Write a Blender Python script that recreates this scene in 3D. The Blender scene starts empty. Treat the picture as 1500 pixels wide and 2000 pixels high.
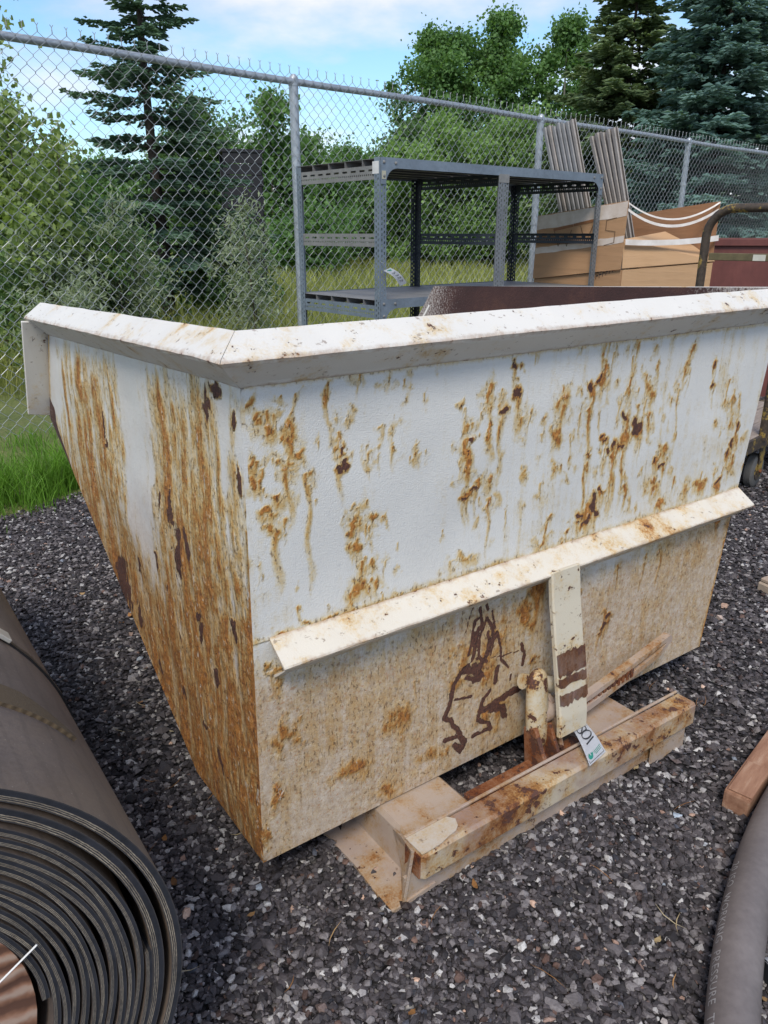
import bpy, bmesh, math, random
import numpy as np
from mathutils import Vector, Matrix
rng = np.random.default_rng(7); random.seed(7)
sc = bpy.context.scene
R = math.radians

# ------------------------------------------------------------------ camera
EYE = np.array([0.0, 0.0, 1.1]); PITCH = R(20.0); FPX = 1500.0
cam_d = bpy.data.cameras.new('camera'); cam = bpy.data.objects.new('camera', cam_d)
sc.collection.objects.link(cam); sc.camera = cam
cam.location = EYE; cam.rotation_euler = (R(90) - PITCH, 0, 0)
cam_d.sensor_fit = 'VERTICAL'; cam_d.sensor_height = 36.0; cam_d.lens = 36.0 * FPX / 2000.0
cam_d.clip_start = 0.05; cam_d.clip_end = 2000
sc.render.resolution_x = 768; sc.render.resolution_y = 1024

# ------------------------------------------------------------------ world and sun
SUN_EL, SUN_AZ = R(50), R(188)          # azimuth clockwise from +Y
w = bpy.data.worlds.new('World'); sc.world = w; w.use_nodes = True
nt = w.node_tree; nt.nodes.clear()
def wn(t, **k):
    n = nt.nodes.new(t)
    for a, v in k.items(): setattr(n, a, v)
    return n
sky = wn('ShaderNodeTexSky', sky_type='NISHITA'); sky.sun_disc = False
sky.sun_elevation = SUN_EL; sky.sun_rotation = SUN_AZ; sky.air_density = 1.3; sky.dust_density = 0.7; sky.ozone_density = 2.5
tc = wn('ShaderNodeTexCoord'); sep = wn('ShaderNodeSeparateXYZ'); nt.links.new(tc.outputs['Generated'], sep.inputs[0])
zz = wn('ShaderNodeMath', operation='ADD'); zz.inputs[1].default_value = 0.22
zm = wn('ShaderNodeMath', operation='MAXIMUM'); zm.inputs[1].default_value = 0.0
nt.links.new(sep.outputs[2], zm.inputs[0]); nt.links.new(zm.outputs[0], zz.inputs[0])
dx = wn('ShaderNodeMath', operation='DIVIDE'); dy = wn('ShaderNodeMath', operation='DIVIDE')
nt.links.new(sep.outputs[0], dx.inputs[0]); nt.links.new(zz.outputs[0], dx.inputs[1])
nt.links.new(sep.outputs[1], dy.inputs[0]); nt.links.new(zz.outputs[0], dy.inputs[1])
cmb = wn('ShaderNodeCombineXYZ'); nt.links.new(dx.outputs[0], cmb.inputs[0]); nt.links.new(dy.outputs[0], cmb.inputs[1])
cmb.inputs[2].default_value = 3.7
cn = wn('ShaderNodeTexNoise'); cn.inputs['Scale'].default_value = 0.85; cn.inputs['Detail'].default_value = 9; cn.inputs['Roughness'].default_value = 0.56
nt.links.new(cmb.outputs[0], cn.inputs['Vector'])
cr = wn('ShaderNodeValToRGB'); cr.color_ramp.elements[0].position = 0.435; cr.color_ramp.elements[1].position = 0.60
nt.links.new(cn.outputs['Fac'], cr.inputs[0])
cn2 = wn('ShaderNodeTexNoise'); cn2.inputs['Scale'].default_value = 1.7; cn2.inputs['Detail'].default_value = 6
nt.links.new(cmb.outputs[0], cn2.inputs['Vector'])
cc = wn('ShaderNodeValToRGB')
cc.color_ramp.elements[0].position = 0.36; cc.color_ramp.elements[0].color = (3.6, 3.65, 4.3, 1)
cc.color_ramp.elements[1].position = 0.62; cc.color_ramp.elements[1].color = (5.5, 5.35, 5.6, 1)
nt.links.new(cn2.outputs['Fac'], cc.inputs[0])
mx = wn('ShaderNodeMixRGB'); nt.links.new(cr.outputs[0], mx.inputs[0]); sm = wn('ShaderNodeMixRGB', blend_type='MULTIPLY'); sm.inputs[0].default_value = 1.0; sm.inputs[2].default_value = (.70, .87, 1.04, 1); nt.links.new(sky.outputs[0], sm.inputs[1]); nt.links.new(sm.outputs[0], mx.inputs[1]); nt.links.new(cc.outputs[0], mx.inputs[2])
bg = wn('ShaderNodeBackground'); bg.inputs[1].default_value = 0.135; nt.links.new(mx.outputs[0], bg.inputs[0])
wo = wn('ShaderNodeOutputWorld'); nt.links.new(bg.outputs[0], wo.inputs[0])

sd = bpy.data.lights.new('sun', 'SUN'); sd.energy = 2.1; sd.angle = R(18); sd.color = (1.0, 0.94, 0.84)
sun = bpy.data.objects.new('sun', sd); sc.collection.objects.link(sun)
sv = Vector((math.sin(SUN_AZ) * math.cos(SUN_EL), math.cos(SUN_AZ) * math.cos(SUN_EL), math.sin(SUN_EL)))
sun.rotation_euler = sv.to_track_quat('Z', 'Y').to_euler(); sun.location = (-3, -4, 8)
sc.view_settings.view_transform = 'Standard'; sc.view_settings.look = 'None'
sc.cycles.max_bounces = 5; sc.cycles.diffuse_bounces = 3; sc.cycles.transmission_bounces = 2; sc.cycles.glossy_bounces = 2
sc.view_settings.exposure = 0.50; sc.view_settings.gamma = 1.0

# ------------------------------------------------------------------ pixel helpers (1500x2000 photograph pixels)
_F = np.array([0, math.cos(PITCH), -math.sin(PITCH)]); _U = np.array([0, math.sin(PITCH), math.cos(PITCH)])
def ray(x, y): return _F + np.array([1., 0, 0]) * (x - 750) / FPX - _U * (y - 1000) / FPX
def onz(x, y, z):
    d = ray(x, y); return EYE + d * (z - EYE[2]) / d[2]
def onY(x, y, Y):
    d = ray(x, y); return EYE + d * Y / d[1]
def onplane(x, y, p, n):
    d = ray(x, y); return EYE + d * np.dot(p - EYE, n) / np.dot(d, n)
UX = np.array([.815, .58, 0]); UX /= np.linalg.norm(UX); NX = np.array([UX[1], -UX[0], 0])   # along / out of the hopper's back wall
HA = onz(515, 1685, .1); HA[2] = 0
YAW_H = math.atan2(UX[1], UX[0])
def hb(x, y, off=0.0):
    """pixel -> (u, z) on the hopper back wall"""
    q = onplane(x, y, HA + NX * off, NX); return float((q - HA) @ UX), float(q[2])

# ------------------------------------------------------------------ object helpers
C = sc.collection
def tag(o, label=None, cat=None, group=None, kind=None):
    if label: o['label'] = label
    if cat: o['category'] = cat
    if group: o['group'] = group
    if kind: o['kind'] = kind
    return o
def thing(name, label, cat, loc=(0, 0, 0), rz=0.0, group=None):
    o = bpy.data.objects.new(name, None); C.objects.link(o); o.location = loc; o.rotation_euler = (0, 0, rz)
    o.empty_display_size = 0.1
    return tag(o, label, cat, group)
def link(name, me, mat=None, parent=None):
    o = bpy.data.objects.new(name, me); C.objects.link(o)
    if mat is not None and not me.materials: me.materials.append(mat)
    if parent is not None: o.parent = parent
    return o
def mesh_np(name, V, F, mat=None, parent=None, smooth=False, attrs=None):
    """V (n,3) float, F (m,k) int with k 3 or 4"""
    V = np.asarray(V, np.float32); F = np.asarray(F, np.int32); k = F.shape[1]
    me = bpy.data.meshes.new(name)
    me.vertices.add(len(V)); me.vertices.foreach_set('co', V.ravel())
    me.loops.add(F.size); me.loops.foreach_set('vertex_index', F.ravel())
    me.polygons.add(len(F)); me.polygons.foreach_set('loop_start', np.arange(0, F.size, k, dtype=np.int32))
    me.polygons.foreach_set('loop_total', np.full(len(F), k, np.int32))
    me.polygons.foreach_set('use_smooth', np.full(len(F), bool(smooth)))
    for an, av in (attrs or {}).items():
        av = np.asarray(av, np.float32)
        if av.ndim == 1:
            a = me.attributes.new(an, 'FLOAT', 'POINT'); a.data.foreach_set('value', av)
        else:
            a = me.attributes.new(an, 'FLOAT_VECTOR', 'POINT'); a.data.foreach_set('vector', av.ravel())
    me.update(calc_edges=True); me.validate()
    return link(name, me, mat, parent)
def fin(bm, name, mat, parent=None, smooth=None):
    bmesh.ops.recalc_face_normals(bm, faces=bm.faces)
    me = bpy.data.meshes.new(name); bm.to_mesh(me); bm.free()
    if smooth is not None:
        for p in me.polygons: p.use_smooth = True
        try: me.set_sharp_from_angle(angle=R(smooth))
        except Exception: pass
    return link(name, me, mat, parent)
def add_box(bm, lo, hi, bev=0.0, mtx=None, seg=1):
    r = bmesh.ops.create_cube(bm, size=1.0); vs = r['verts']
    for v in vs: v.co = Vector([(lo[i] + hi[i]) / 2 + v.co[i] * (hi[i] - lo[i]) for i in range(3)])
    if bev > 0:
        es = list({e for v in vs for e in v.link_edges})
        rr = bmesh.ops.bevel(bm, geom=es, offset=bev, segments=seg, affect='EDGES', profile=0.6)
        vs = list({v for f in rr['faces'] for v in f.verts} | {v for v in vs if v.is_valid})
    if mtx is not None: bmesh.ops.transform(bm, matrix=mtx, verts=vs)
    return vs
def add_prism(bm, poly, axis_vec, origin, ex, ey, bev=0.0):
    """polygon (2d) in the frame origin+ex*a+ey*b, extruded along axis_vec"""
    o, ex, ey, ax = Vector(origin), Vector(ex), Vector(ey), Vector(axis_vec)
    a = [bm.verts.new(o + ex * p[0] + ey * p[1]) for p in poly]; b = [bm.verts.new(v.co + ax) for v in a]
    n = len(poly); fs = [bm.faces.new(a), bm.faces.new(list(reversed(b)))]
    for i in range(n): fs.append(bm.faces.new([a[i], b[i], b[(i + 1) % n], a[(i + 1) % n]]))
    if bev > 0:
        es = list({e for f in fs for e in f.edges})
        bmesh.ops.recalc_face_normals(bm, faces=fs)
        bmesh.ops.bevel(bm, geom=es, offset=bev, segments=1, affect='EDGES')
def add_slab(bm, q, th, bev=0.0):
    """a flat plate: 3+ corner points, thickness th along its normal"""
    q = [Vector(p) for p in q]; n = (q[1] - q[0]).cross(q[2] - q[1]).normalized()
    a = [bm.verts.new(p) for p in q]; b = [bm.verts.new(p + n * th) for p in q]; m = len(q)
    fs = [bm.faces.new(list(reversed(a))), bm.faces.new(b)]
    for i in range(m): fs.append(bm.faces.new([a[i], a[(i + 1) % m], b[(i + 1) % m], b[i]]))
    if bev > 0: bmesh.ops.bevel(bm, geom=list({e for f in fs for e in f.edges}), offset=bev, segments=1, affect='EDGES')
def add_tube(bm, pts, r, seg=10, caps=True, radii=None, flat=None):
    pts = [Vector(p) for p in pts]; rings = []; prev = None
    for i, p in enumerate(pts):
        t = (pts[min(i + 1, len(pts) - 1)] - pts[max(i - 1, 0)]).normalized()
        if prev is None:
            ref = Vector((0, 0, 1)) if abs(t.z) < .9 else Vector((1, 0, 0)); x = t.cross(ref).normalized()
        else: x = (prev - t * prev.dot(t)).normalized()
        prev = x; y = t.cross(x); rr = radii[i] if radii else r
        rings.append([bm.verts.new(p + (x * math.cos(a) + y * math.sin(a)) * rr) for a in [2 * math.pi * k / seg for k in range(seg)]])
    for a, b in zip(rings, rings[1:]):
        for k in range(seg): bm.faces.new([a[k], a[(k + 1) % seg], b[(k + 1) % seg], b[k]])
    if caps: bm.faces.new(list(reversed(rings[0]))); bm.faces.new(rings[-1])
    return rings
def add_bolt(bm, p, n, r=0.008, h=0.006):
    p, n = Vector(p), Vector(n).normalized()
    rings = add_tube(bm, [p - n * .002, p + n * h * .6, p + n * h], r, 10, True, [r, r * .95, r * .5])
def tube_obj(name, pts, r, mat, parent=None, seg=12, smooth=40):
    bm = bmesh.new(); add_tube(bm, pts, r, seg); return fin(bm, name, mat, parent, smooth)
def box_obj(name, lo, hi, mat, parent=None, bev=0.0, mtx=None):
    bm = bmesh.new(); add_box(bm, lo, hi, bev, mtx); return fin(bm, name, mat, parent)
def slab_obj(name, q, th, mat, parent=None, bev=0.0):
    bm = bmesh.new(); add_slab(bm, q, th, bev); return fin(bm, name, mat, parent)
def strokes_obj(name, strokes, frame, width, mat, parent, lift=0.0006):
    """pen strokes: 2d polylines laid as thin raised ribbons on a plane; frame(a,b)->point, normal"""
    bm = bmesh.new()
    for s in strokes:
        P = [np.array(p, float) for p in s]
        for a, b in zip(P, P[1:]):
            d = b - a; L = np.linalg.norm(d)
            if L < 1e-9: continue
            d /= L; nn = np.array([-d[1], d[0]]) * width / 2; e = d * width * .3
            q = [a - nn - e, b - nn + e, b + nn + e, a + nn - e]
            vs = []
            for c in q:
                p, n = frame(c[0], c[1]); vs.append(bm.verts.new(Vector(p) + Vector(n) * lift))
            bm.faces.new(vs)
    me = bpy.data.meshes.new(name); bm.to_mesh(me); bm.free()
    return link(name, me, mat, parent)

# ------------------------------------------------------------------ materials
class NT:
    def __init__(s, name):
        s.m = bpy.data.materials.new(name); s.m.use_nodes = True; s.t = s.m.node_tree; s.t.nodes.clear()
        s.out = s.n('ShaderNodeOutputMaterial'); s.b = s.n('ShaderNodeBsdfPrincipled'); s.l(s.b.outputs[0], s.out.inputs[0])
        s.tc = s.n('ShaderNodeTexCoord'); s.co = s.tc.outputs['Object']
    def n(s, t, **k):
        x = s.t.nodes.new(t)
        for a, v in k.items(): setattr(x, a, v)
        return x
    def l(s, a, b): s.t.links.new(a, b)
    def put(s, v, inp):
        if hasattr(v, 'links') or hasattr(v, 'is_output'): s.l(v, inp)
        else: inp.default_value = v
    def map(s, co, scale=(1, 1, 1), loc=(0, 0, 0), rot=(0, 0, 0)):
        x = s.n('ShaderNodeMapping'); s.l(co, x.inputs[0]); x.inputs['Scale'].default_value = scale; x.inputs['Location'].default_value = loc; x.inputs['Rotation'].default_value = rot
        return x.outputs[0]
    def noise(s, scale, detail=5, rough=.55, co=None, dist=0.0, color=False):
        x = s.n('ShaderNodeTexNoise'); s.l(co or s.co, x.inputs['Vector']); x.inputs['Scale'].default_value = scale
        x.inputs['Detail'].default_value = detail; x.inputs['Roughness'].default_value = rough; x.inputs['Distortion'].default_value = dist
        return x.outputs[1 if color else 0]
    def vor(s, scale, co=None, feat='F1', out=0, rand=1.0):
        x = s.n('ShaderNodeTexVoronoi', feature=feat); s.l(co or s.co, x.inputs['Vector']); x.inputs['Scale'].default_value = scale; x.inputs['Randomness'].default_value = rand
        return x.outputs[out]
    def wave(s, scale, dist=0., co=None, typ='BANDS', dirn='X', detail=2):
        x = s.n('ShaderNodeTexWave', wave_type=typ); s.l(co or s.co, x.inputs['Vector']); x.inputs['Scale'].default_value = scale; x.inputs['Distortion'].default_value = dist
        x.inputs['Detail'].default_value = detail
        if typ == 'BANDS': x.bands_direction = dirn
        else: x.rings_direction = dirn
        return x.outputs['Fac']
    def attr(s, name, out=2):
        x = s.n('ShaderNodeAttribute'); x.attribute_name = name; return x.outputs[out]
    def math(s, op, a, b=0.0, clamp=False):
        x = s.n('ShaderNodeMath', operation=op); x.use_clamp = clamp; s.put(a, x.inputs[0]); s.put(b, x.inputs[1]); return x.outputs[0]
    def step(s, v, a, b):
        x = s.n('ShaderNodeMapRange', interpolation_type='SMOOTHSTEP'); s.put(v, x.inputs[0]); x.inputs[1].default_value = a; x.inputs[2].default_value = b
        return x.outputs[0]
    def mix(s, f, a, b, mode='MIX'):
        x = s.n('ShaderNodeMixRGB', blend_type=mode); s.put(f, x.inputs[0])
        for v, i in ((a, 1), (b, 2)):
            if isinstance(v, (tuple, list)): x.inputs[i].default_value = (*v[:3], 1)
            else: s.l(v, x.inputs[i])
        return x.outputs[0]
    def ramp(s, f, stops):
        x = s.n('ShaderNodeValToRGB'); e = x.color_ramp.elements; s.put(f, x.inputs[0])
        while len(e) < len(stops): e.new(.5)
        for i, (p, c) in enumerate(stops): e[i].position = p; e[i].color = (*c[:3], 1)
        return x.outputs[0]
    def bump(s, h, strength=.3, dist=.01, prev=None):
        x = s.n('ShaderNodeBump'); s.l(h, x.inputs['Height']); x.inputs['Strength'].default_value = strength; x.inputs['Distance'].default_value = dist
        if prev is not None: s.l(prev, x.inputs['Normal'])
        return x.outputs[0]
    def done(s, col=None, rough=.6, metal=0., normal=None, spec=None):
        if col is not None:
            if isinstance(col, (tuple, list)): s.b.inputs['Base Color'].default_value = (*col[:3], 1)
            else: s.l(col, s.b.inputs['Base Color'])
        s.put(rough, s.b.inputs['Roughness']); s.put(metal, s.b.inputs['Metallic'])
        if normal is not None: s.l(normal, s.b.inputs['Normal'])
        if spec is not None: s.b.inputs['Specular IOR Level'].default_value = spec
        return s.m
def plain(name, col, rough=.6, metal=0., var=.12, scale=30, bump=.0):
    t = NT(name); n = t.noise(scale, 5)
    c = t.mix(1.0, col, t.ramp(n, [(.25, (1 - var,) * 3), (.75, (1 + var,) * 3)]), 'MULTIPLY')
    nb = t.bump(n, bump, .004) if bump else None
    return t.done(c, rough, metal, nb)

RUST_D = (.075, .028, .018)
def paint_plate(name):
    """flaking white paint; the low-frequency amount of stain, bare metal and dust comes from vertex attributes rust/chip/dirt; suv is the run-off coordinate"""
    t = NT(name); suv = t.attr('suv', 1)
    ru, ch, di = t.attr('rust'), t.attr('chip'), t.attr('dirt')
    mid = t.noise(26, 5, .68); mid2 = t.noise(1.0, 5, .72, co=t.map(suv, (64, 1, 42), (3, 1, 2))); fine = t.noise(230, 3, .65)
    strk = t.noise(1.0, 4, .6, co=t.map(suv, (46, 1, 3.2))); strk2 = t.noise(1.0, 4, .6, co=t.map(suv, (130, 1, 7), (5, 0, 0)))
    a = t.math('ADD', ru, t.math('MULTIPLY', t.math('SUBTRACT', mid, .5), t.math('ADD', .30, t.math('MULTIPLY', ru, .9))))
    a = t.math('ADD', a, t.math('MULTIPLY', t.math('SUBTRACT', strk, .5), t.math('ADD', t.math('MULTIPLY', ru, .85), .08)))
    a = t.math('ADD', a, t.math('MULTIPLY', t.math('SUBTRACT', strk2, .5), t.math('MULTIPLY', ru, .7)))
    a = t.math('ADD', a, t.math('MULTIPLY', t.math('SUBTRACT', fine, .5), .28))
    stain = t.step(a, .13, .98)
    basec = t.mix(t.step(t.noise(5, 4), .3, .75), (.60, .588, .56), (.645, .632, .60))
    basec = t.mix(t.math('MULTIPLY', t.step(t.noise(90, 3), .5, .8), .25), basec, (.42, .43, .445))
    dirtc = t.ramp(t.noise(70, 4, .75), [(.3, (.36, .28, .21)), (.5, (.47, .385, .305)), (.72, (.59, .52, .43))])
    df = t.math('ADD', di, t.math('MULTIPLY', t.math('SUBTRACT', t.noise(9, 4, .65), .5), .45), False)
    df = t.math('MULTIPLY', t.step(df, .05, .72), t.step(di, .005, .08))
    col = t.mix(df, basec, dirtc)
    rc = t.ramp(stain, [(0, (1, 1, 1)), (.18, (.92, .80, .58)), (.46, (.82, .56, .23)), (.70, (.60, .28, .055)), (.9, (.26, .09, .022)), (1, (.12, .045, .02))])
    tint = t.mix(1.0, col, rc, 'MULTIPLY')
    col = t.mix(t.step(stain, .62, .95), tint, t.ramp(mid2, [(.28, (.085, .032, .016)), (.42, (.27, .10, .022)), (.54, (.50, .21, .04)), (.64, (.60, .34, .11)), (.76, (.70, .55, .33))]))
    # paint flakes left standing inside the stained areas
    fl = t.math('MULTIPLY', t.step(mid2, .57, .63), t.step(stain, .5, .8))
    col = t.mix(t.math('MULTIPLY', fl, .62), col, (.60, .53, .42))
    # hairline cracks and pinholes
    pin = t.math('MULTIPLY', t.step(t.noise(1.0, 4, .7, co=t.map(suv, (190, 1, 85), (2, 0, 7))), .565, .62), t.step(a, .16, .5))
    col = t.mix(t.math('MULTIPLY', pin, .72), col, (.10, .048, .025))
    whf = t.math('MULTIPLY', t.step(t.noise(1.0, 5, .7, co=t.map(suv, (38, 1, 19), (8, 0, 1))), .60, .66), t.step(stain, .15, .5))
    col = t.mix(t.math('MULTIPLY', whf, .8), col, (.58, .535, .455))
    spk = t.math('MULTIPLY', t.step(t.noise(150, 4, .7), .545, .64), t.step(di, .2, .6))
    col = t.mix(t.math('MULTIPLY', spk, .7), col, (.36, .185, .085))
    cm = t.math('ADD', ch, t.math('MULTIPLY', t.math('SUBTRACT', mid2, .5), 1.6))
    cmask = t.math('MULTIPLY', t.step(cm, .46, .56), t.step(ch, .02, .15))
    chc = t.ramp(fine, [(.3, (.045, .020, .016)), (.55, (.095, .036, .022)), (.75, (.17, .065, .03))])
    col = t.mix(cmask, col, chc)
    h = t.math('SUBTRACT', t.math('MULTIPLY', t.noise(420, 2), .18), t.math('MULTIPLY', cmask, .9))
    h = t.math('SUBTRACT', h, t.math('MULTIPLY', t.math('MULTIPLY', pin, t.attr('relief')), .35))
    h = t.math('ADD', h, t.math('MULTIPLY', t.math('MULTIPLY', mid2, t.math('MULTIPLY', t.step(ru, .25, .8), t.attr('relief'))), 1.0))
    nb = t.bump(h, .9, .006)
    return t.done(col, t.math('ADD', .42, t.math('MULTIPLY', t.math('MAXIMUM', stain, df), .4)), 0, nb)
def paint_part(name, base=(.76, .72, .64), stain=.32, chip=.6, dirt=(.42, .33, .26), dirt_amt=.0, sc_=1.0):
    t = NT(name)
    mid = t.noise(16 * sc_, 5, .66); mid2 = t.noise(52 * sc_, 5, .7, co=t.map(t.co, loc=(7, 3, 5))); fine = t.noise(240, 5, .65)
    big = t.noise(3.5 * sc_, 4, .6)
    a = t.math('ADD', t.math('MULTIPLY', mid, .6), t.math('MULTIPLY', big, .4))
    a = t.math('ADD', a, t.math('MULTIPLY', t.math('SUBTRACT', fine, .5), .2)); a = t.math('ADD', a, stain - .32)
    stn = t.step(a, .50, .80)
    c0 = t.mix(t.step(big, .3, .7), base, tuple(x * .93 for x in base))
    df = t.step(t.math('ADD', t.noise(7 * sc_, 6, .65, co=t.map(t.co, loc=(2, 9, 4))), dirt_amt - .5), .35, .65)
    c0 = t.mix(df if dirt_amt > 0 else 0.0, c0, t.mix(fine, dirt, tuple(min(1, x * 1.35) for x in dirt)))
    rc = t.ramp(stn, [(0, (1, 1, 1)), (.3, (.94, .80, .58)), (.6, (.72, .42, .16)), (.85, (.36, .14, .04)), (1, (.16, .06, .025))])
    col = t.mix(1.0, c0, rc, 'MULTIPLY')
    cmask = t.step(t.math('ADD', t.math('MULTIPLY', mid2, .55), t.math('MULTIPLY', mid, .45)), chip, chip + .02)
    col = t.mix(cmask, col, t.ramp(fine, [(.3, (.05, .022, .016)), (.6, (.11, .042, .024)), (.8, (.20, .08, .04))]))
    eg = t.math('ADD', t.attr('edge'), t.math('MULTIPLY', t.math('SUBTRACT', mid2, .5), 1.5))
    stn2 = t.math('MULTIPLY', t.step(eg, .25, .9), t.step(t.attr('edge'), .02, .2)); col = t.mix(t.math('MULTIPLY', stn2, .55), col, (.30, .15, .055))
    em = t.math('MULTIPLY', t.step(eg, .84, .92), t.step(t.attr('edge'), .02, .2)); col = t.mix(em, col, (.13, .055, .032))
    scr = t.step(t.noise(62, 4, .65, co=t.map(t.co, (1, 1, 2.2), rot=(.3, .5, .4))), .63, .68)
    col = t.mix(t.math('MULTIPLY', scr, .6), col, (.16, .10, .06))
    h = t.math('SUBTRACT', t.math('ADD', t.math('MULTIPLY', t.noise(380, 3), .2), t.math('MULTIPLY', t.math('MULTIPLY', mid2, stn), 1.2)), t.math('MULTIPLY', cmask, .8))
    return t.done(col, t.math('ADD', .45, t.math('MULTIPLY', stn, .35)), 0, t.bump(h, .6, .003))
def galv(name, v=.30, tint=(.92, 1.0, 1.10), metal=.55, rough=.5):
    t = NT(name); a = t.vor(55, out=1); b = t.noise(6, 5, .6); f = t.noise(120, 4)
    g = t.n('ShaderNodeRGBToBW'); t.l(a, g.inputs[0])
    k = t.math('ADD', t.math('MULTIPLY', g.outputs[0], .10), t.math('ADD', t.math('MULTIPLY', b, .42), t.math('MULTIPLY', f, .18)))
    c = t.mix(1.0, t.ramp(k, [(.15, (v * .62,) * 3), (.6, (v * 1.35,) * 3)]), tint, 'MULTIPLY')
    rs = t.step(t.noise(11, 7, .7, co=t.map(t.co, loc=(4, 4, 9))), .64, .74)
    c = t.mix(t.math('MULTIPLY', rs, .55), c, (.17, .10, .06))
    return t.done(c, t.math('ADD', rough - .12, t.math('MULTIPLY', f, .3)), metal, t.bump(f, .12, .002))
def leafmat(name, dark, light, trans=.35):
    t = NT(name); tint = t.attr('tint')
    c = t.ramp(tint, [(0, dark), (.7, light), (1, tuple(min(1, x * 1.35) for x in light))])
    t.l(c, t.b.inputs['Base Color']); t.b.inputs['Roughness'].default_value = .55; t.b.inputs['Specular IOR Level'].default_value = .3
    tr = t.n('ShaderNodeBsdfTranslucent'); t.l(t.mix(1.0, c, (1.15, 1.2, .55), 'MULTIPLY'), tr.inputs[0])
    ms = t.n('ShaderNodeMixShader'); ms.inputs[0].default_value = trans; t.l(t.b.outputs[0], ms.inputs[1]); t.l(tr.outputs[0], ms.inputs[2]); t.l(ms.outputs[0], t.out.inputs[0])
    return t.m
def bark(name, c1, c2):
    t = NT(name); n = t.noise(14, 7, .7, co=t.map(t.co, (3, 3, .6)))
    return t.done(t.ramp(n, [(.3, c1), (.7, c2)]), .9, 0, t.bump(n, .8, .02))

M = {}
M['wall'] = paint_plate('flaking_white_paint')
M['rim'] = paint_part('cream_rim_paint', (.665, .635, .58), .318, .605)
M['beam'] = paint_part('cream_beam_paint', (.655, .60, .51), .365, .60)
M['latch'] = paint_part('worn_latch_paint', (.56, .50, .39), .37, .575)
M['base'] = paint_part('dusty_base_paint', (.43, .345, .28), .36, .60, (.31, .235, .195), .46)
M['tube'] = paint_part('rusted_tube_paint', (.52, .45, .34), .405, .555, (.255, .175, .145), .54)
M['rustbar'] = paint_part('rusted_steel', (.30, .165, .115), .46, .52, (.20, .105, .075), .40)
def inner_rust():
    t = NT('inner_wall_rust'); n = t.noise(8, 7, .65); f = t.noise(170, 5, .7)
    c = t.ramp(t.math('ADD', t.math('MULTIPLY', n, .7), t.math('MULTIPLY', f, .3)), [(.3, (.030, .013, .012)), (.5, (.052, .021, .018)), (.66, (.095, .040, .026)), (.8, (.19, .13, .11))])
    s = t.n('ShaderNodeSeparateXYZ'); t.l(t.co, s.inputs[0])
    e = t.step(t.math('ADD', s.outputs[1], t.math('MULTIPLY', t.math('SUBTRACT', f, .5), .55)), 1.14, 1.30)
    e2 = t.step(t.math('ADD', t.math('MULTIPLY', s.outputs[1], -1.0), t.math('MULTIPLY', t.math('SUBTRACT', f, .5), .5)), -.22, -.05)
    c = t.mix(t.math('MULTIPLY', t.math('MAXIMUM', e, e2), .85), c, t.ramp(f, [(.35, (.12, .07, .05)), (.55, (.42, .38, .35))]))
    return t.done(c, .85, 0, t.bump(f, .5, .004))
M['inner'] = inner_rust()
M['galv'] = galv('galvanised_fence', .42, (.93, 1.0, 1.07), .5, .42)
M['wire'] = galv('galvanised_wire', .36, (.95, 1.0, 1.03), .4, .42)
M['rack'] = galv('galvanised_rack', .235, (.84, 1.0, 1.17), .35, .5)
M['rack_worn'] = galv('worn_rack_steel', .24, (1.0, .97, .92), .3, .6)
M['rack_shaded'] = galv('shaded_rack_steel', .05, (.80, .95, 1.25), .3, .5)  # same rack steel, top deck's shade painted into the colour
M['rack_mid'] = galv('weathered_post_steel', .20, (.95, 1.0, 1.05), .3, .55)
M['deck_steel'] = galv('shelf_deck_steel', .20, (1.02, 1.0, 1.0), .25, .55)
M['chan'] = galv('grey_channel_steel', .36, (1.0, .98, .97), .25, .55)
M['chan_tan'] = galv('dusty_channel_steel', .37, (1.08, .97, .88), .2, .6)
M['white_label'] = plain('white_label', (.66, .67, .70), .5, 0, .05, 60)
M['ink'] = plain('black_ink', (.02, .02, .025), .6, 0, .1)
M['green_ink'] = plain('green_ink', (.015, .20, .15), .6, 0, .1)
M['pencil'] = plain('marker_line', (.16, .095, .05), .8, 0, .2)

# ------------------------------------------------------------------ ground
FP = onz(578, 145, 2.02); FD = np.array([.739, .674, 0]); FD /= np.linalg.norm(FD); FN = np.array([FD[1], -FD[0], 0])   # fence line, FN points to the yard
def fence_xy(s, off=0.0): return FP[:2] + FD[:2] * s + FN[:2] * off
def fdist(X, Y): return (X - FP[0]) * FN[0] + (Y - FP[1]) * FN[1]      # metres in front of the fence
VERGE = 1.02
def verge_edge(s): return VERGE + .10 * np.sin(s * 2.3 + .4) + .05 * np.sin(s * 7.1)
def fs(X, Y): return (X - FP[0]) * FD[0] + (Y - FP[1]) * FD[1]

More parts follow.
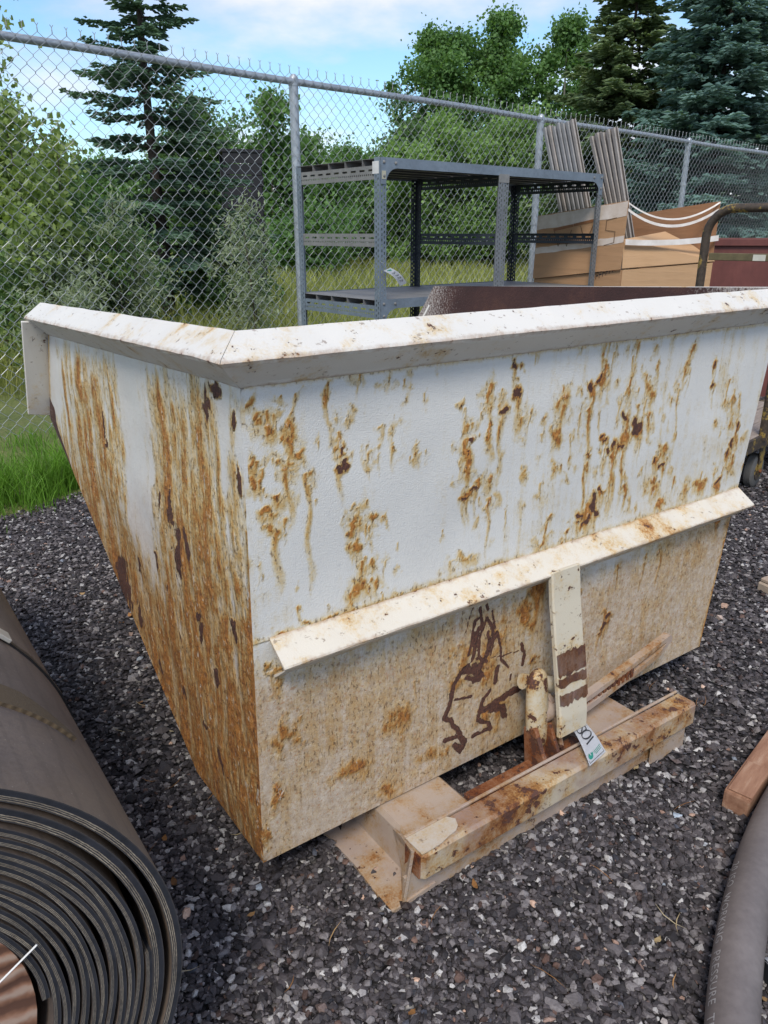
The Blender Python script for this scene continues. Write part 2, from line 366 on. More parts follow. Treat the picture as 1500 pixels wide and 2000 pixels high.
def gravel_mat(name, stones):
    t = NT(name)
    if stones:
        g = t.attr('tint'); n = t.noise(260, 4, .6)
        c = t.ramp(g, [(0, (.016, .0135, .0145)), (.35, (.044, .037, .039)), (.68, (.096, .082, .084)), (.86, (.20, .18, .178)), (.96, (.38, .36, .345)), (1, (.50, .475, .45))])
        h = t.attr('hue'); c = t.mix(t.step(h, .96, .98), c, t.mix(1.0, c, (1.5, 1.05, .80), 'MULTIPLY'))
        c = t.mix(t.step(h, .02, .0), c, t.mix(1.0, c, (.8, .98, 1.2), 'MULTIPLY'))
        c = t.mix(1.0, c, t.ramp(n, [(.3, (.72,) * 3), (.7, (1.25,) * 3)]), 'MULTIPLY')
        return t.done(c, .68, 0, t.bump(n, .35, .003), .4)
    v = t.vor(75, out=1); v2 = t.vor(75, out=0); big = t.noise(1.6, 5, .6)
    g = t.n('ShaderNodeRGBToBW'); t.l(v, g.inputs[0])
    c = t.ramp(g.outputs[0], [(.1, (.014, .012, .013)), (.5, (.050, .043, .045)), (.72, (.10, .09, .09)), (.82, (.26, .24, .23)), (.95, (.42, .40, .38))])
    c = t.mix(1.0, c, t.ramp(v2, [(.2, (1.15,) * 3), (.75, (.3,) * 3)]), 'MULTIPLY')
    c = t.mix(1.0, c, t.ramp(big, [(.3, (.75,) * 3), (.7, (1.2,) * 3)]), 'MULTIPLY')
    hb_ = t.math('SUBTRACT', 1.0, v2)
    return t.done(c, .8, 0, t.bump(hb_, .9, .012), .3)
M['gravel_bed'] = gravel_mat('gravel_bed', False); M['stones'] = gravel_mat('crushed_stone', True)
def soil_mat():
    t = NT('meadow_soil'); n = t.noise(1.2, 6, .6); f = t.noise(30, 5, .6)
    c = t.ramp(t.math('ADD', t.math('MULTIPLY', n, .6), t.math('MULTIPLY', f, .4)), [(.35, (.075, .10, .028)), (.5, (.14, .17, .045)), (.65, (.22, .21, .08))])
    return t.done(c, .95, 0, t.bump(f, .6, .05))
M['soil'] = soil_mat()
S = 900.0
# meadow sheet reaches the horizon; the gravel yard lies 4 mm above it
mesh_np('meadow_ground', [(-S, -S, -.006), (S, -S, -.006), (S, S, -.006), (-S, S, -.006)], [(0, 1, 2, 3)], M['soil'])
tag(bpy.data.objects['meadow_ground'], 'wide green meadow ground running under fence and trees', 'meadow', kind='structure')
ss = np.linspace(-30, 60, 361); top = np.array([[*fence_xy(s, verge_edge(s)), 0.0] for s in ss]); bot = np.array([[*fence_xy(s, 40.0), 0.0] for s in ss])
V = np.concatenate([top, bot]); n_ = len(ss); i_ = np.arange(n_ - 1)
gy = mesh_np('gravel_yard', V, np.stack([i_, i_ + n_, i_ + n_ + 1, i_ + 1], 1), M['gravel_bed'])
tag(gy, 'dark crushed stone yard floor under the hopper and rolls', 'gravel yard', kind='structure')

# loose stones, each real geometry, joined: nobody could count them
def ico():
    p = (1 + 5 ** .5) / 2
    v = np.array([(-1, p, 0), (1, p, 0), (-1, -p, 0), (1, -p, 0), (0, -1, p), (0, 1, p), (0, -1, -p), (0, 1, -p), (p, 0, -1), (p, 0, 1), (-p, 0, -1), (-p, 0, 1)], float)
    f = np.array([(0, 11, 5), (0, 5, 1), (0, 1, 7), (0, 7, 10), (0, 10, 11), (1, 5, 9), (5, 11, 4), (11, 10, 2), (10, 7, 6), (7, 1, 8), (3, 9, 4), (3, 4, 2), (3, 2, 6), (3, 6, 8), (3, 8, 9), (4, 9, 5), (2, 4, 11), (6, 2, 10), (8, 6, 7), (9, 8, 1)])
    return v / np.linalg.norm(v[0]), f
def octa():
    v = np.array([(1, 0, 0), (0, 1, 0), (-1, 0, 0), (0, -1, 0), (0, 0, 1), (0, 0, -1)], float)
    return v * 1.15, np.array([(0, 1, 4), (1, 2, 4), (2, 3, 4), (3, 0, 4), (1, 0, 5), (2, 1, 5), (3, 2, 5), (0, 3, 5)])
def stones(N, sampler, smin, smax, fine=True, big=0.02):
    P = sampler(N); N = len(P)
    v0, f0 = ico() if fine else octa()
    nv = len(v0)
    sz = smin + (smax - smin) * rng.random(N) ** 2.0
    sz *= np.where(rng.random(N) < big, 1.6, 1.0)
    V = v0[None] * (1 + .28 * rng.standard_normal((N, nv, 1)).clip(-1.3, 1.3))
    V = V * np.stack([.75 + .6 * rng.random(N), .6 + .4 * rng.random(N), .42 + .36 * rng.random(N)], 1)[:, None] * sz[:, None, None]
    az = rng.random(N) * 2 * math.pi; tl = rng.standard_normal(N) * .35; ca, sa, ct, st = np.cos(az), np.sin(az), np.cos(tl), np.sin(tl)
    y, z = V[..., 1] * ct[:, None] - V[..., 2] * st[:, None], V[..., 1] * st[:, None] + V[..., 2] * ct[:, None]
    x = V[..., 0]; V = np.stack([x * ca[:, None] - y * sa[:, None], x * sa[:, None] + y * ca[:, None], z], 2)
    V += np.concatenate([P, (sz * .30 + .004 * rng.random(N))[:, None]], 1)[:, None]
    F = (f0[None] + nv * np.arange(N)[:, None, None]).reshape(-1, 3)
    tint = rng.beta(1.7, 2.3, N); tint = np.where(rng.random(N) < .12, .78 + .22 * rng.random(N), tint)
    return V.reshape(-1, 3), F, np.repeat(tint, nv), np.repeat(rng.random(N), nv)
def in_view(P, m=.28):
    v = np.concatenate([P, np.zeros((len(P), 1))], 1) - EYE; w_ = v @ _F
    x = v[:, 0] / w_ * FPX / 750; y = -(v @ _U) / w_ * FPX / 1000
    return (w_ > .3) & (abs(x) < 1 + m) & (abs(y) < 1 + m)
def hop_local(P): d = P - HA[:2]; return d @ UX[:2], -(d @ NX[:2])
def hidden(P):
    u, d = hop_local(P); a = (u > .32) & (u < 1.15) & (d > .12) & (d < 1.3)
    ru = (P + np.array([.509, -.463])) @ UX[:2]; rd = -((P + np.array([.509, -.463])) @ NX[:2])
    return a | ((abs(ru) < .12) & (rd > .05))
def samp(r0, r1):
    def f(N):
        a = rng.random((N * 6, 2)); r = np.sqrt(r0 ** 2 + (r1 ** 2 - r0 ** 2) * a[:, 0]); th = R(20) + a[:, 1] * R(140)
        P = np.stack([r * np.cos(th), r * np.sin(th)], 1)
        ok = in_view(P) & ~hidden(P) & (fdist(P[:, 0], P[:, 1]) > verge_edge(fs(P[:, 0], P[:, 1])) - .06)
        return P[ok][:N]
    return f
parts = [stones(36000, samp(.55, 1.45), .0030, .0085, True, .025), stones(58000, samp(1.45, 3.6), .0042, .0098, False, .02), stones(13000, samp(3.6, 6.5), .008, .016, False)]
off = 0; VV, FF, TT, HH = [], [], [], []
for v, f, t_, h_ in parts: VV.append(v); FF.append(f + off); TT.append(t_); HH.append(h_); off += len(v)
gv = mesh_np('gravel', np.concatenate(VV), np.concatenate(FF), M['stones'], attrs={'tint': np.concatenate(TT), 'hue': np.concatenate(HH)})
tag(gv, 'loose dark and pale crushed stones covering the yard', 'gravel', kind='stuff')

# ------------------------------------------------------------------ dump hopper
HOP = thing('dump_hopper', 'white rusty self-dumping hopper with flaking paint on gravel', 'hopper', tuple(HA), YAW_H)
def ext(pts): return pts
ZT = .905
def uR(z): return 1.245 + .139 * (z - .1)
def uL(z): return .016 * (z - .1)
_ng = np.random.default_rng(99).random((256, 256))
def vnoise(x, y, oct_=4, gain=.55):
    out = 0; amp = 1.0; tot = 0
    for o_ in range(oct_):
        xi, yi = np.floor(x).astype(int), np.floor(y).astype(int); fx, fy = x - xi, y - yi; fx = fx * fx * (3 - 2 * fx); fy = fy * fy * (3 - 2 * fy)
        g = lambda a, b: _ng[(a + 37 * o_) % 256, (b + 91 * o_) % 256]
        out = out + amp * ((g(xi, yi) * (1 - fx) + g(xi + 1, yi) * fx) * (1 - fy) + (g(xi, yi + 1) * (1 - fx) + g(xi + 1, yi + 1) * fx) * fy); tot += amp; amp *= gain; x = x * 2.03 + 5.1; y = y * 2.03 + 1.7
    return out / tot
def blob(U, Z, u0, z0, ru, rz): return np.clip(1.25 - np.sqrt(((U - u0) / ru) ** 2 + ((Z - z0) / rz) ** 2), 0, 1)
def drip(U, Z, u0, z0, wd, L):
    t = np.clip((z0 - Z) / L, 0, 1); inside = (Z < z0) & (Z > z0 - L)
    return np.where(inside, np.exp(-((U - u0 + .004 * np.sin(Z * 60)) / (wd * (.7 + .6 * t))) ** 2) * (1 - t) ** .8, 0)
def seg_dist(U, Z, a, b):
    ax, az = a; bx, bz = b; L2 = (bx - ax) ** 2 + (bz - az) ** 2 + 1e-12
    t = np.clip(((U - ax) * (bx - ax) + (Z - az) * (bz - az)) / L2, 0, 1)
    return np.hypot(U - ax - t * (bx - ax), Z - az - t * (bz - az))
def grid_plate(name, nu, nz, fn, th_dir, attrs_fn, mat, z0=.1, z1=.94):
    """a wall plate: outer face a fine grid (for the paint attributes), plus inner face and edges"""
    s, t = np.meshgrid(np.linspace(0, 1, nu), np.linspace(0, 1, nz)); s, t = s.ravel(), t.ravel()
    P = fn(s, z0 + (z1 - z0) * t); at = attrs_fn(s, z0 + (z1 - z0) * t, P)
    i = (np.arange(nz - 1)[:, None] * nu + np.arange(nu - 1)[None]).ravel()
    F = np.stack([i, i + 1, i + nu + 1, i + nu], 1)
    return P, F, at
def finish_plate(name, P, F, at, border, th, mat, parent):
    n0 = len(P); In = P[border] + np.array(th); nb = len(border)
    V = np.concatenate([P, In]); k = np.arange(nb)
    E_ = np.stack([border, n0 + k, n0 + (k + 1) % nb, np.roll(border, -1)], 1)
    at = {a: np.concatenate([v, v[border]]) for a, v in at.items()}
    return mesh_np(name, V, np.concatenate([F, E_]), mat, parent, attrs=at)
def border_idx(nu, nz):
    b = list(range(nu)) + [r * nu + nu - 1 for r in range(1, nz)] + [(nz - 1) * nu + c for c in range(nu - 2, -1, -1)] + [r * nu for r in range(nz - 2, 0, -1)]
    return np.array(b)

# marks traced from the back wall, in photograph pixels: (x, y, rx, ry)
CHIPS = [(664, 908, 8, 20), (667, 876, 4, 6), (907, 796, 4, 8), (984, 796, 11, 8), (920, 860, 4, 6), (910, 890, 3, 6), (918, 954, 5, 4), (932, 948, 4, 4), (910, 967, 4, 4),
         (1158, 755, 11, 11), (1175, 737, 5, 5), (1225, 820, 7, 17), (1248, 835, 12, 13), (1218, 872, 6, 6), (1183, 888, 12, 8), (1200, 870, 8, 8), (1278, 900, 6, 6), (1295, 910, 5, 6),
         (1172, 962, 8, 5), (1155, 993, 11, 16), (1132, 1012, 12, 5), (1163, 1003, 9, 8), (1145, 1017, 7, 8), (1107, 1038, 6, 5), (1427, 873, 6, 14), (1417, 892, 5, 6), (1438, 835, 4, 14),
         (1398, 720, 2, 9), (1398, 747, 4, 5), (1400, 935, 6, 6), (1007, 713, 6, 6), (1010, 773, 9, 9), (1181, 865, 5, 3), (1153, 886, 4, 7), (1180, 1222, 10, 8), (1187, 1200, 8, 9), (1170, 1236, 8, 3),
         (400, 770, 6, 8), (672, 1212, 10, 8), (812, 1330, 3, 4), (1040, 1290, 8, 5)]
STAINS = [(488, 788, 10, 9, 0), (514, 816, 9, 8, 30), (530, 842, 11, 14, 40), (570, 820, 12, 13, 40), (560, 856, 9, 8, 90), (586, 888, 15, 13, 0), (562, 914, 14, 12, 160), (600, 922, 14, 13, 330),
          (500, 900, 10, 16, 40), (502, 936, 9, 9, 40), (542, 978, 8, 9, 0), (528, 1004, 14, 13, 40), (538, 1040, 20, 16, 170), (676, 816, 5, 7, 30), (744, 830, 8, 7, 50), (740, 868, 5, 5, 20), (770, 872, 7, 8, 60),
          (814, 884, 4, 5, 20), (912, 830, 9, 16, 30), (908, 872, 13, 22, 0), (912, 915, 14, 24, 60), (956, 760, 9, 20, 0), (958, 845, 8, 22, 0), (957, 935, 9, 14, 30), (956, 985, 8, 9, 160), (980, 800, 12, 12, 200),
          (690, 985, 14, 8, 0), (700, 1000, 10, 12, 0), (690, 1035, 13, 18, 0), (700, 1068, 12, 14, 0), (706, 1098, 12, 10, 100), (730, 1096, 9, 10, 50), (738, 1136, 8, 12, 60), (706, 1150, 24, 22, 40), (728, 1008, 9, 8, 0),
          (640, 742, 4, 6, 150), (760, 735, 4, 5, 40), (1158, 765, 12, 12, 200), (1230, 760, 9, 25, 60), (1226, 850, 14, 26, 80), (1248, 845, 14, 18, 60), (1273, 770, 15, 22, 0), (1270, 812, 12, 14, 60), (1240, 693, 5, 10, 70), (1287, 712, 6, 10, 40),
          (1253, 790, 8, 12, 40), (1300, 876, 20, 16, 80), (1284, 895, 14, 10, 60), (1277, 950, 26, 16, 60), (1340, 955, 24, 18, 50), (1367, 943, 18, 14, 40), (1430, 780, 8, 16, 60), (1428, 815, 9, 14, 40), (1153, 800, 10, 10, 200),
          (1143, 907, 9, 12, 180), (1200, 890, 16, 10, 160), (1218, 880, 10, 10, 160), (1097, 790, 20, 24, 60), (1085, 850, 12, 20, 0), (1020, 815, 12, 18, 40), (1023, 918, 6, 6, 20), (1083, 910, 6, 7, 20), (1180, 703, 8, 14, 30), (1150, 1000, 26, 20, 110),
          (1175, 965, 14, 8, 60), (1330, 760, 5, 10, 120), (1353, 680, 7, 8, 0), (1348, 702, 5, 8, 30), (1425, 905, 14, 20, 60), (1435, 850, 10, 24, 30), (1400, 945, 8, 8, 70), (1220, 958, 8, 10, 60), (1290, 985, 14, 10, 60), (1183, 726, 10, 16, 50),
          (645, 1205, 20, 7, 30), (545, 1240, 12, 8, 0), (600, 1222, 26, 6, 0), (700, 1190, 40, 12, 0), (780, 1160, 30, 8, 0), (900, 1100, 40, 6, 0), (1060, 1050, 40, 6, 40), (535, 1310, 10, 14, 120),
          (1050, 1150, 26, 30, 190), (1062, 1120, 14, 24, 150), (1030, 1200, 26, 60, 90), (980, 1230, 44, 60, 40), (945, 1300, 60, 60, 60), (960, 1390, 60, 44, 40), (900, 1300, 40, 70, 60), (560, 1420, 27, 36, 60), (545, 1460, 20, 30, 40), (585, 1440, 16, 26, 30), (590, 1395, 12, 10, 40), (545, 1330, 14, 20, 60),
          (1180, 1200, 12, 14, 40), (1130, 1170, 10, 10, 160), (1412, 1080, 9, 80, 60), (1402, 1150, 9, 60, 40), (1290, 1075, 10, 14, 120), (1255, 1100, 6, 8, 90), (1400, 1020, 16, 8, 60), (1205, 1100, 5, 12, 80), (780, 1400, 50, 44, 40), (860, 1470, 60, 30, 20),
          (690, 1500, 60, 30, 20), (540, 1560, 18, 40, 20), (520, 1640, 10, 30, 10), (750, 1545, 40, 14, 0)]
c4 = lambda x, y: (840 + x / 5, 1160 + y / 5)
MARKS = [([(420, 640), (450, 460), (480, 330)], 30), ([(560, 600), (600, 480), (640, 420)], 34), ([(460, 640), (560, 660)], 24), ([(440, 700), (500, 800), (430, 850)], 50), ([(380, 600), (420, 400), (450, 260), (490, 235)], 22), ([(500, 140), (505, 210)], 26), ([(505, 240), (510, 330), (480, 480), (475, 600), (495, 650)], 26), ([(520, 350), (560, 240), (600, 320), (635, 410)], 24),
         ([(615, 170), (625, 260), (640, 330)], 20), ([(560, 115), (572, 150)], 26), ([(570, 380), (585, 460), (560, 560), (540, 640)], 26), ([(660, 370), (690, 540), (700, 640), (770, 715)], 22), ([(440, 380), (430, 520), (410, 660)], 20),
         ([(620, 400), (620, 500), (590, 600)], 18), ([(370, 700), (290, 790), (230, 900), (210, 1040), (185, 1130), (145, 1205), (205, 1240), (260, 1320), (290, 1380), (145, 1430)], 38), ([(290, 1390), (335, 1450), (290, 1530), (240, 1480)], 46),
         ([(340, 740), (470, 770), (490, 700)], 60), ([(360, 830), (480, 840)], 40), ([(580, 940), (520, 1020), (485, 1130), (460, 1230), (560, 1265), (585, 1310), (420, 1390)], 34), ([(480, 1150), (640, 1060), (760, 970), (900, 900)], 54),
         ([(600, 1120), (700, 1110), (720, 1190)], 60), ([(665, 710), (640, 860)], 46), ([(900, 490), (925, 600), (905, 690)], 32), ([(600, 620), (760, 590), (870, 560)], 9), ([(250, 1040), (400, 1010)], 22), ([(780, 840), (790, 790)], 20), ([(350, 380), (440, 120)], 8),
         ([(1000, 880), (960, 1000)], 40)]
_sr = np.random.default_rng(17); _sat = []
for x, y, rx, ry, L in STAINS:
    if rx > 28: continue
    for _ in range(3):
        q = _sr.normal(0, 1, 2) * (9 + rx * 1.3); _sat.append((x + q[0], y + q[1] * 1.5, _sr.uniform(1.6, 5.5), _sr.uniform(2, 6.5), _sr.choice([0, 0, 25, 70])))
for _ in range(60): _sat.append((_sr.uniform(490, 1470), _sr.uniform(690, 1180), _sr.uniform(1.2, 3.2), _sr.uniform(1.2, 4), _sr.choice([0, 0, 30, 60])))
STAINS += [q for q in _sat if q[1] < 1235 - .29 * (q[0] - 520)]
def back_attrs(s, z, P):
    U0 = P[:, 0]; zz0 = z; ru = np.zeros(len(s)); ch = np.zeros(len(s))
    U = U0 + .042 * (vnoise(U0 * 38, z * 30) - .5) + .016 * (vnoise(U0 * 120 + 9, z * 110) - .5); z = z + .050 * (vnoise(U0 * 34 + 40, z * 28 + 7) - .5) + .016 * (vnoise(U0 * 120 + 70, z * 110 + 3) - .5)
    brk = np.clip(.15 + 1.5 * vnoise(U0 * 60 + 3, zz0 * 48 + 11, 4, .65), 0, 1.15)
    kz = .0011
    for x, y, rx, ry in CHIPS:
        u0, z0 = hb(x, y); d = math.hypot(u0 * .58, 1.02 + u0 * .58); k = (1.05 + u0 * .55) / 1500
        ch = np.maximum(ch, blob(U, z, u0, z0, rx * k * 1.25, ry * k * 1.2))
        ru = np.maximum(ru, .85 * blob(U, z, u0, z0, (rx + 6) * k * 1.3, (ry + 6) * k * 1.3)); ru = np.maximum(ru, .62 * drip(U * .15 + U0 * .85, zz0, u0, z0, rx * k * .8 + .003, .10))
    for x, y, rx, ry, L in STAINS:
        u0, z0 = hb(x, y); k = (1.05 + u0 * .55) / 1500
        ru = np.maximum(ru, (.80 if 6 < rx < 28 else (.66 if rx >= 28 else .56)) * brk * blob(U, z, u0, z0, rx * k * 1.45, ry * k * 1.5))
        ru = np.maximum(ru, .44 * brk * blob(U, z, u0, z0 - .008, (rx * 2.0 + 8) * k, (ry * 2.6 + 16) * k))
        if L: ru = np.maximum(ru, (.74 if rx < 28 else .3) * drip(U * .15 + U0 * .85, zz0, u0, z0, rx * k * .6 + .002, L * k * 1.15))
    run = vnoise(U0 * 55 + 13, zz0 * 2.2 + 4, 4, .6); ru = np.maximum(ru, np.clip(.10 + .62 * (run - .45) + .25 * (vnoise(U0 * 14 + 3, zz0 * 10) - .5), 0, .42) * np.where(U0 > .5, 1.0, .7))
    mk = np.zeros(len(s)); U = U0 + (U - U0) * .16; z = zz0 + (z - zz0) * .16
    for pl, wd in MARKS:
        q = [hb(*c4(*p)) for p in pl]; wm = wd / 5 * .0009 * 1.1
        for a, b in zip(q, q[1:]): mk = np.maximum(mk, np.clip(1.3 - seg_dist(U, z, a, b) / wm, 0, 1))
    ch = np.maximum(ch, mk * .86); ru = np.maximum(ru, .5 * mk); U = U0; z = zz0
    # along the weld under the rim, along the top of the stiffener, along both edges
    ru = np.maximum(ru, .42 * np.clip(1 - abs(z - .905) / .012, 0, 1)); ru = np.maximum(ru, .50 * np.clip(1 - (z - .517) / .022, 0, 1) * (z > .515))
    ru = np.maximum(ru, .55 * np.clip(1 - (uR(z) - U) / .02, 0, 1) * (z < .5)); ru = np.maximum(ru, .36 * np.clip(1 - U / .012, 0, 1))
    ru = np.maximum(ru, .30 * np.clip(1 - U / .16, 0, 1) * np.clip((.98 - z) / .4, 0, 1))
    low = np.clip((.53 - z) / .06, 0, 1)
    ru = np.maximum(ru, low * (.12 + .34 * vnoise(U * 7 + 2, z * 7 + 5)))
    ru = np.maximum(ru, .30 * np.clip((U - .55) / .4, 0, 1) * np.clip((.95 - z) / .3, 0, 1) * (.4 + .9 * vnoise(U * 9 + 20, z * 4)))
    mottle = .5 + .5 * np.sin(U * 31 + 2 * np.sin(z * 17)) * np.sin(z * 23 + U * 9)
    di = np.clip((.50 - z) / .13 + .9 * (vnoise(U * 5, z * 5 + 3) - .5), 0, 1) * low * (.84 + .5 * (vnoise(U * 4 + 7, z * 4 + 3) - .35)) * np.clip(1 - .45 * np.exp(-((U - .64) / .13) ** 2), 0, 1)
    di = np.maximum(di, .12 * np.clip((.62 - z) / .15, 0, 1))
    return {'rust': np.clip(ru, 0, 1), 'chip': ch, 'dirt': np.clip(di, 0, 1), 'suv': np.stack([U, z * 0, z], 1), 'relief': np.where(low > .1, .9, .5)}
NU, NZ = 420, 268
P, F, at = grid_plate('back_wall', NU, NZ, lambda s, z: np.stack([uL(z) + s * (uR(z) - uL(z)), .010 * (vnoise(s * 6 + 2, z * 5 + 1, 2) - .5) * np.clip(np.minimum(s, 1 - s) * 12, 0, 1) * np.clip((z - .1) * 12, 0, 1) * np.clip((.9 - z) * 12, 0, 1), z], 1), None, back_attrs, M['wall'])
BW = finish_plate('back_wall', P, F, at, border_idx(NU, NZ), (0, .006, 0), M['wall'], HOP)
BW['label'] = 'white back wall with rust drips and scraped brown marks'
slab_obj('back_wall_lining', [(.004, .0065, .1), (.014, .0065, .94), (uR(.94) - .004, .0065, .94), (uR(.1) - .004, .0065, .1)], .004, M['inner'], HOP)

def dL(z): return np.where(z < .653, .285 + (z - .1) * 1.6, 1.17 - (z - .653) * .40)
def side_attrs(s, z, P):
    d0 = P[:, 1]; z0_ = z; d = d0 + .035 * (vnoise(d0 * 26, z * 10) - .5)
    base = .34 + .27 * np.clip((.80 - z) / .40, 0, 1)
    ru = base + .80 * (vnoise(d0 * 13 + 4, z * 4.0 + 2, 5, .65) - .5) + .75 * (vnoise(d0 * 60 + 9, z * 16 + 6, 4, .65) - .5)
    ru *= np.clip((.93 - z + .10 * vnoise(d0 * 30, z * 3)) / .12, .12, 1)
    z = z + .14 * (vnoise(d0 * 34 + 50, z * 6 + 4) - .5)
    for c, wd, zt, a in [(.955, .022, .86, .70), (.80, .060, .90, .80), (.70, .050, .90, .78), (.335, .050, .90, .82), (.265, .045, .86, .80), (.16, .045, .90, .72), (.085, .018, .88, .70), (.03, .02, .80, .60), (.62, .018, .80, .62)]:
        ru = np.maximum(ru, a * np.clip(.25 + 1.25 * vnoise(d0 * 40 + 7, z0_ * 7 + 1, 5, .65), 0, 1.15) * np.exp(-((d - c + .03 * (vnoise(z0_ * 6 + c * 50, d0 * 3) - .5)) / wd) ** 2) * np.clip((zt - z) / .07, 0, 1))
    clean = np.exp(-(np.clip(abs(d - .485) - .045, 0, 9) / .030) ** 2) * np.clip((z - .43) / .08, 0, 1); ru *= 1 - .66 * clean
    ru *= 1 - .7 * np.clip((d - 1.0) / .03, 0, 1) * np.clip((z - .6) / .08, 0, 1)
    e = dL(z0_) - d0; ru = np.maximum(ru, .62 * np.clip(1 - e / .03, 0, 1)); ru = np.maximum(ru, .62 * np.clip(1 - d0 / .02, 0, 1) * (z0_ < .7))
    ch = np.zeros(len(s)); d = d0 + .045 * (vnoise(d0 * 40, z0_ * 30) - .5); z = z0_ + .08 * (vnoise(d0 * 36 + 80, z0_ * 14 + 9) - .5)
    for x, y, rs, rz in [(325, 1000, .012, .030), (340, 1090, .018, .050), (358, 1075, .010, .030), (303, 985, .008, .02), (450, 1225, .012, .022), (386, 1240, .014, .018), (235, 1130, .030, .05), (248, 1160, .012, .04), (270, 1205, .014, .022), (265, 1105, .010, .016),
                         (195, 835, .005, .050), (405, 770, .014, .014), (390, 800, .006, .025), (435, 815, .008, .014), (300, 1100, .008, .012), (345, 1230, .012, .010), (380, 1200, .010, .012), (420, 1330, .012, .014), (310, 1290, .010, .014), (450, 950, .006, .02), (475, 1010, .006, .03), (400, 1410, .012, .012), (360, 1365, .008, .012), (430, 1480, .012, .012), (320, 1160, .006, .016)]:
        q = onplane(x, y, HA, UX); ch = np.maximum(ch, blob(d, z, float(-(q - HA) @ NX), float(q[2]), rs * 1.35, rz * 1.3))
    ru = np.maximum(ru, .75 * np.clip(ch * 1.4, 0, 1)); di = .20 + .40 * np.clip((.70 - z0_) / .4, 0, 1)
    return {'rust': np.clip(ru, 0, 1), 'chip': ch, 'dirt': di, 'suv': np.stack([d0, z0_ * 0, z0_], 1), 'relief': np.full(len(s), 2.0)}
NU2, NZ2 = 290, 240
P, F, at = grid_plate('side', NU2, NZ2, lambda s, z: np.stack([uL(z) - .0005 + .012 * (vnoise(s * 5 + 8, z * 5 + 4, 2) - .5) * np.clip(np.minimum(s, 1 - s) * 12, 0, 1) * np.clip((z - .1) * 12, 0, 1) * np.clip((.89 - z) * 12, 0, 1), s * dL(z), z - .03 * s * np.clip((z - .6) / .3, 0, 1)], 1), None, side_attrs, M['wall'], .1, .93)
F = F[:, ::-1]
SW = finish_plate('side_wall', P, F, at, border_idx(NU2, NZ2), (.006, 0, 0), M['wall'], HOP)
SW['label'] = 'narrow side wall streaked with heavy orange rust'
bm = bmesh.new()
add_slab(bm, [(.0065, 0.008, .1), (.0065, .285, .1), (.0065, 1.165, .65), (.0185, 1.065, .895), (.0185, 0.008, .93)], .003); fin(bm, 'side_wall_lining', M['inner'], HOP)
# far side wall (its rusted inner face shows over the rim)
rw = [(uR(.1) - .003, 0.003, .1), (uR(.1) - .003, .285, .1), (uR(.7), 1.33, .70), (uR(.8), 1.325, .80), (uR(.92) - .002, 1.245, .922), (uR(.98) - .002, 0.003, .982)]
bm = bmesh.new(); add_slab(bm, rw, -.006); SWR = fin(bm, 'side_wall', M['inner'], HOP)
SWR['label'] = 'far side wall with dark red-brown rusted inner face'
slab_obj('floor_plate', [(.004, .012, .1005), (1.237, .012, .1005), (1.237, .285, .1005), (.004, .285, .1005)], .006, M['inner'], HOP)
slab_obj('sloped_front_plate', [(.008, .290, .101), (uR(.1) - .012, .290, .101), (uR(.7) - .012, 1.325, .70), (.010, 1.165, .648)], .006, M['inner'], HOP)
slab_obj('front_lip', [(.012, 1.168, .652), (uR(.7) - .014, 1.332, .704), (uR(.7) - .014, 1.325, .74), (.012, 1.160, .688)], .006, M['rim'], HOP)

# rim: angle iron welded point-outwards, mitred at the corners
EDGE_P = [0, .2, 0, 0, .45, .72, .55, 0, .1, .7, .8, 0, 0]
def edge_attr(o, pat):
    a = o.data.attributes.new('edge', 'FLOAT', 'POINT'); n = len(o.data.vertices); a.data.foreach_set('value', np.array([pat[i % len(pat)] for i in range(n)], np.float32))
def loft(bm, secs):
    rings = [[bm.verts.new(Vector(p)) for p in s] for s in secs]; k = len(rings[0])
    for a, b in zip(rings, rings[1:]):
        for i in range(k): bm.faces.new([a[i], a[(i + 1) % k], b[(i + 1) % k], b[i]])
    bm.faces.new(list(reversed(rings[0]))); bm.faces.new(rings[-1])
def rim_sec(px, py, ox, oy, dz=0.0, o=.047):
    """section at the wall line (px,py), outward direction (ox,oy)"""
    prof = [(-.009, .972), (-.006, .977), (.004, .980), (o - .011, .9565), (o - .003, .9505), (o, .946), (o - .003, .9415), (o - .008, .9370), (.007, .910), (.002, .905), (-.001, .903), (-.001, .935), (-.009, .940)]
    return [(px + ox * a, py + oy * a, z + dz) for a, z in prof]
def noisy(o, amp=.0012, seed=0):
    r_ = np.random.default_rng(seed)
    for v in o.data.vertices: v.co += Vector(r_.normal(0, amp, 3))
x0, x1 = uL(.93), uR(.95)
bm = bmesh.new(); secs = [rim_sec(x0, 0, -1, -1)]
nseg = 40
for k in range(1, nseg): secs.append(rim_sec(x0 + (x1 - x0) * k / nseg, 0, 0, -1, .004 * k / nseg))
secs.append(rim_sec(x1, 0, 1, -1, .004)); loft(bm, secs); o = fin(bm, 'rim_rail', M['rim'], HOP); noisy(o, .00035, 1); edge_attr(o, EDGE_P)
o['label'] = 'cream rim rail along the back wall'
bm = bmesh.new(); secs = [rim_sec(x0 - .0005, 0.0005, -1, -1)]
for k in range(1, 25): secs.append(rim_sec(x0, 1.085 * k / 24, -1, 0, -.038 * k / 24))
loft(bm, secs); o = fin(bm, 'rim_rail', M['rim'], HOP); noisy(o, .00035, 2); edge_attr(o, EDGE_P)
o['label'] = 'cream rim rail along the near side wall'
thin = lambda q: q[1:-2] + [(q[0][0] * .0 + q[1][0], q[1][1], q[1][2] - .004)]
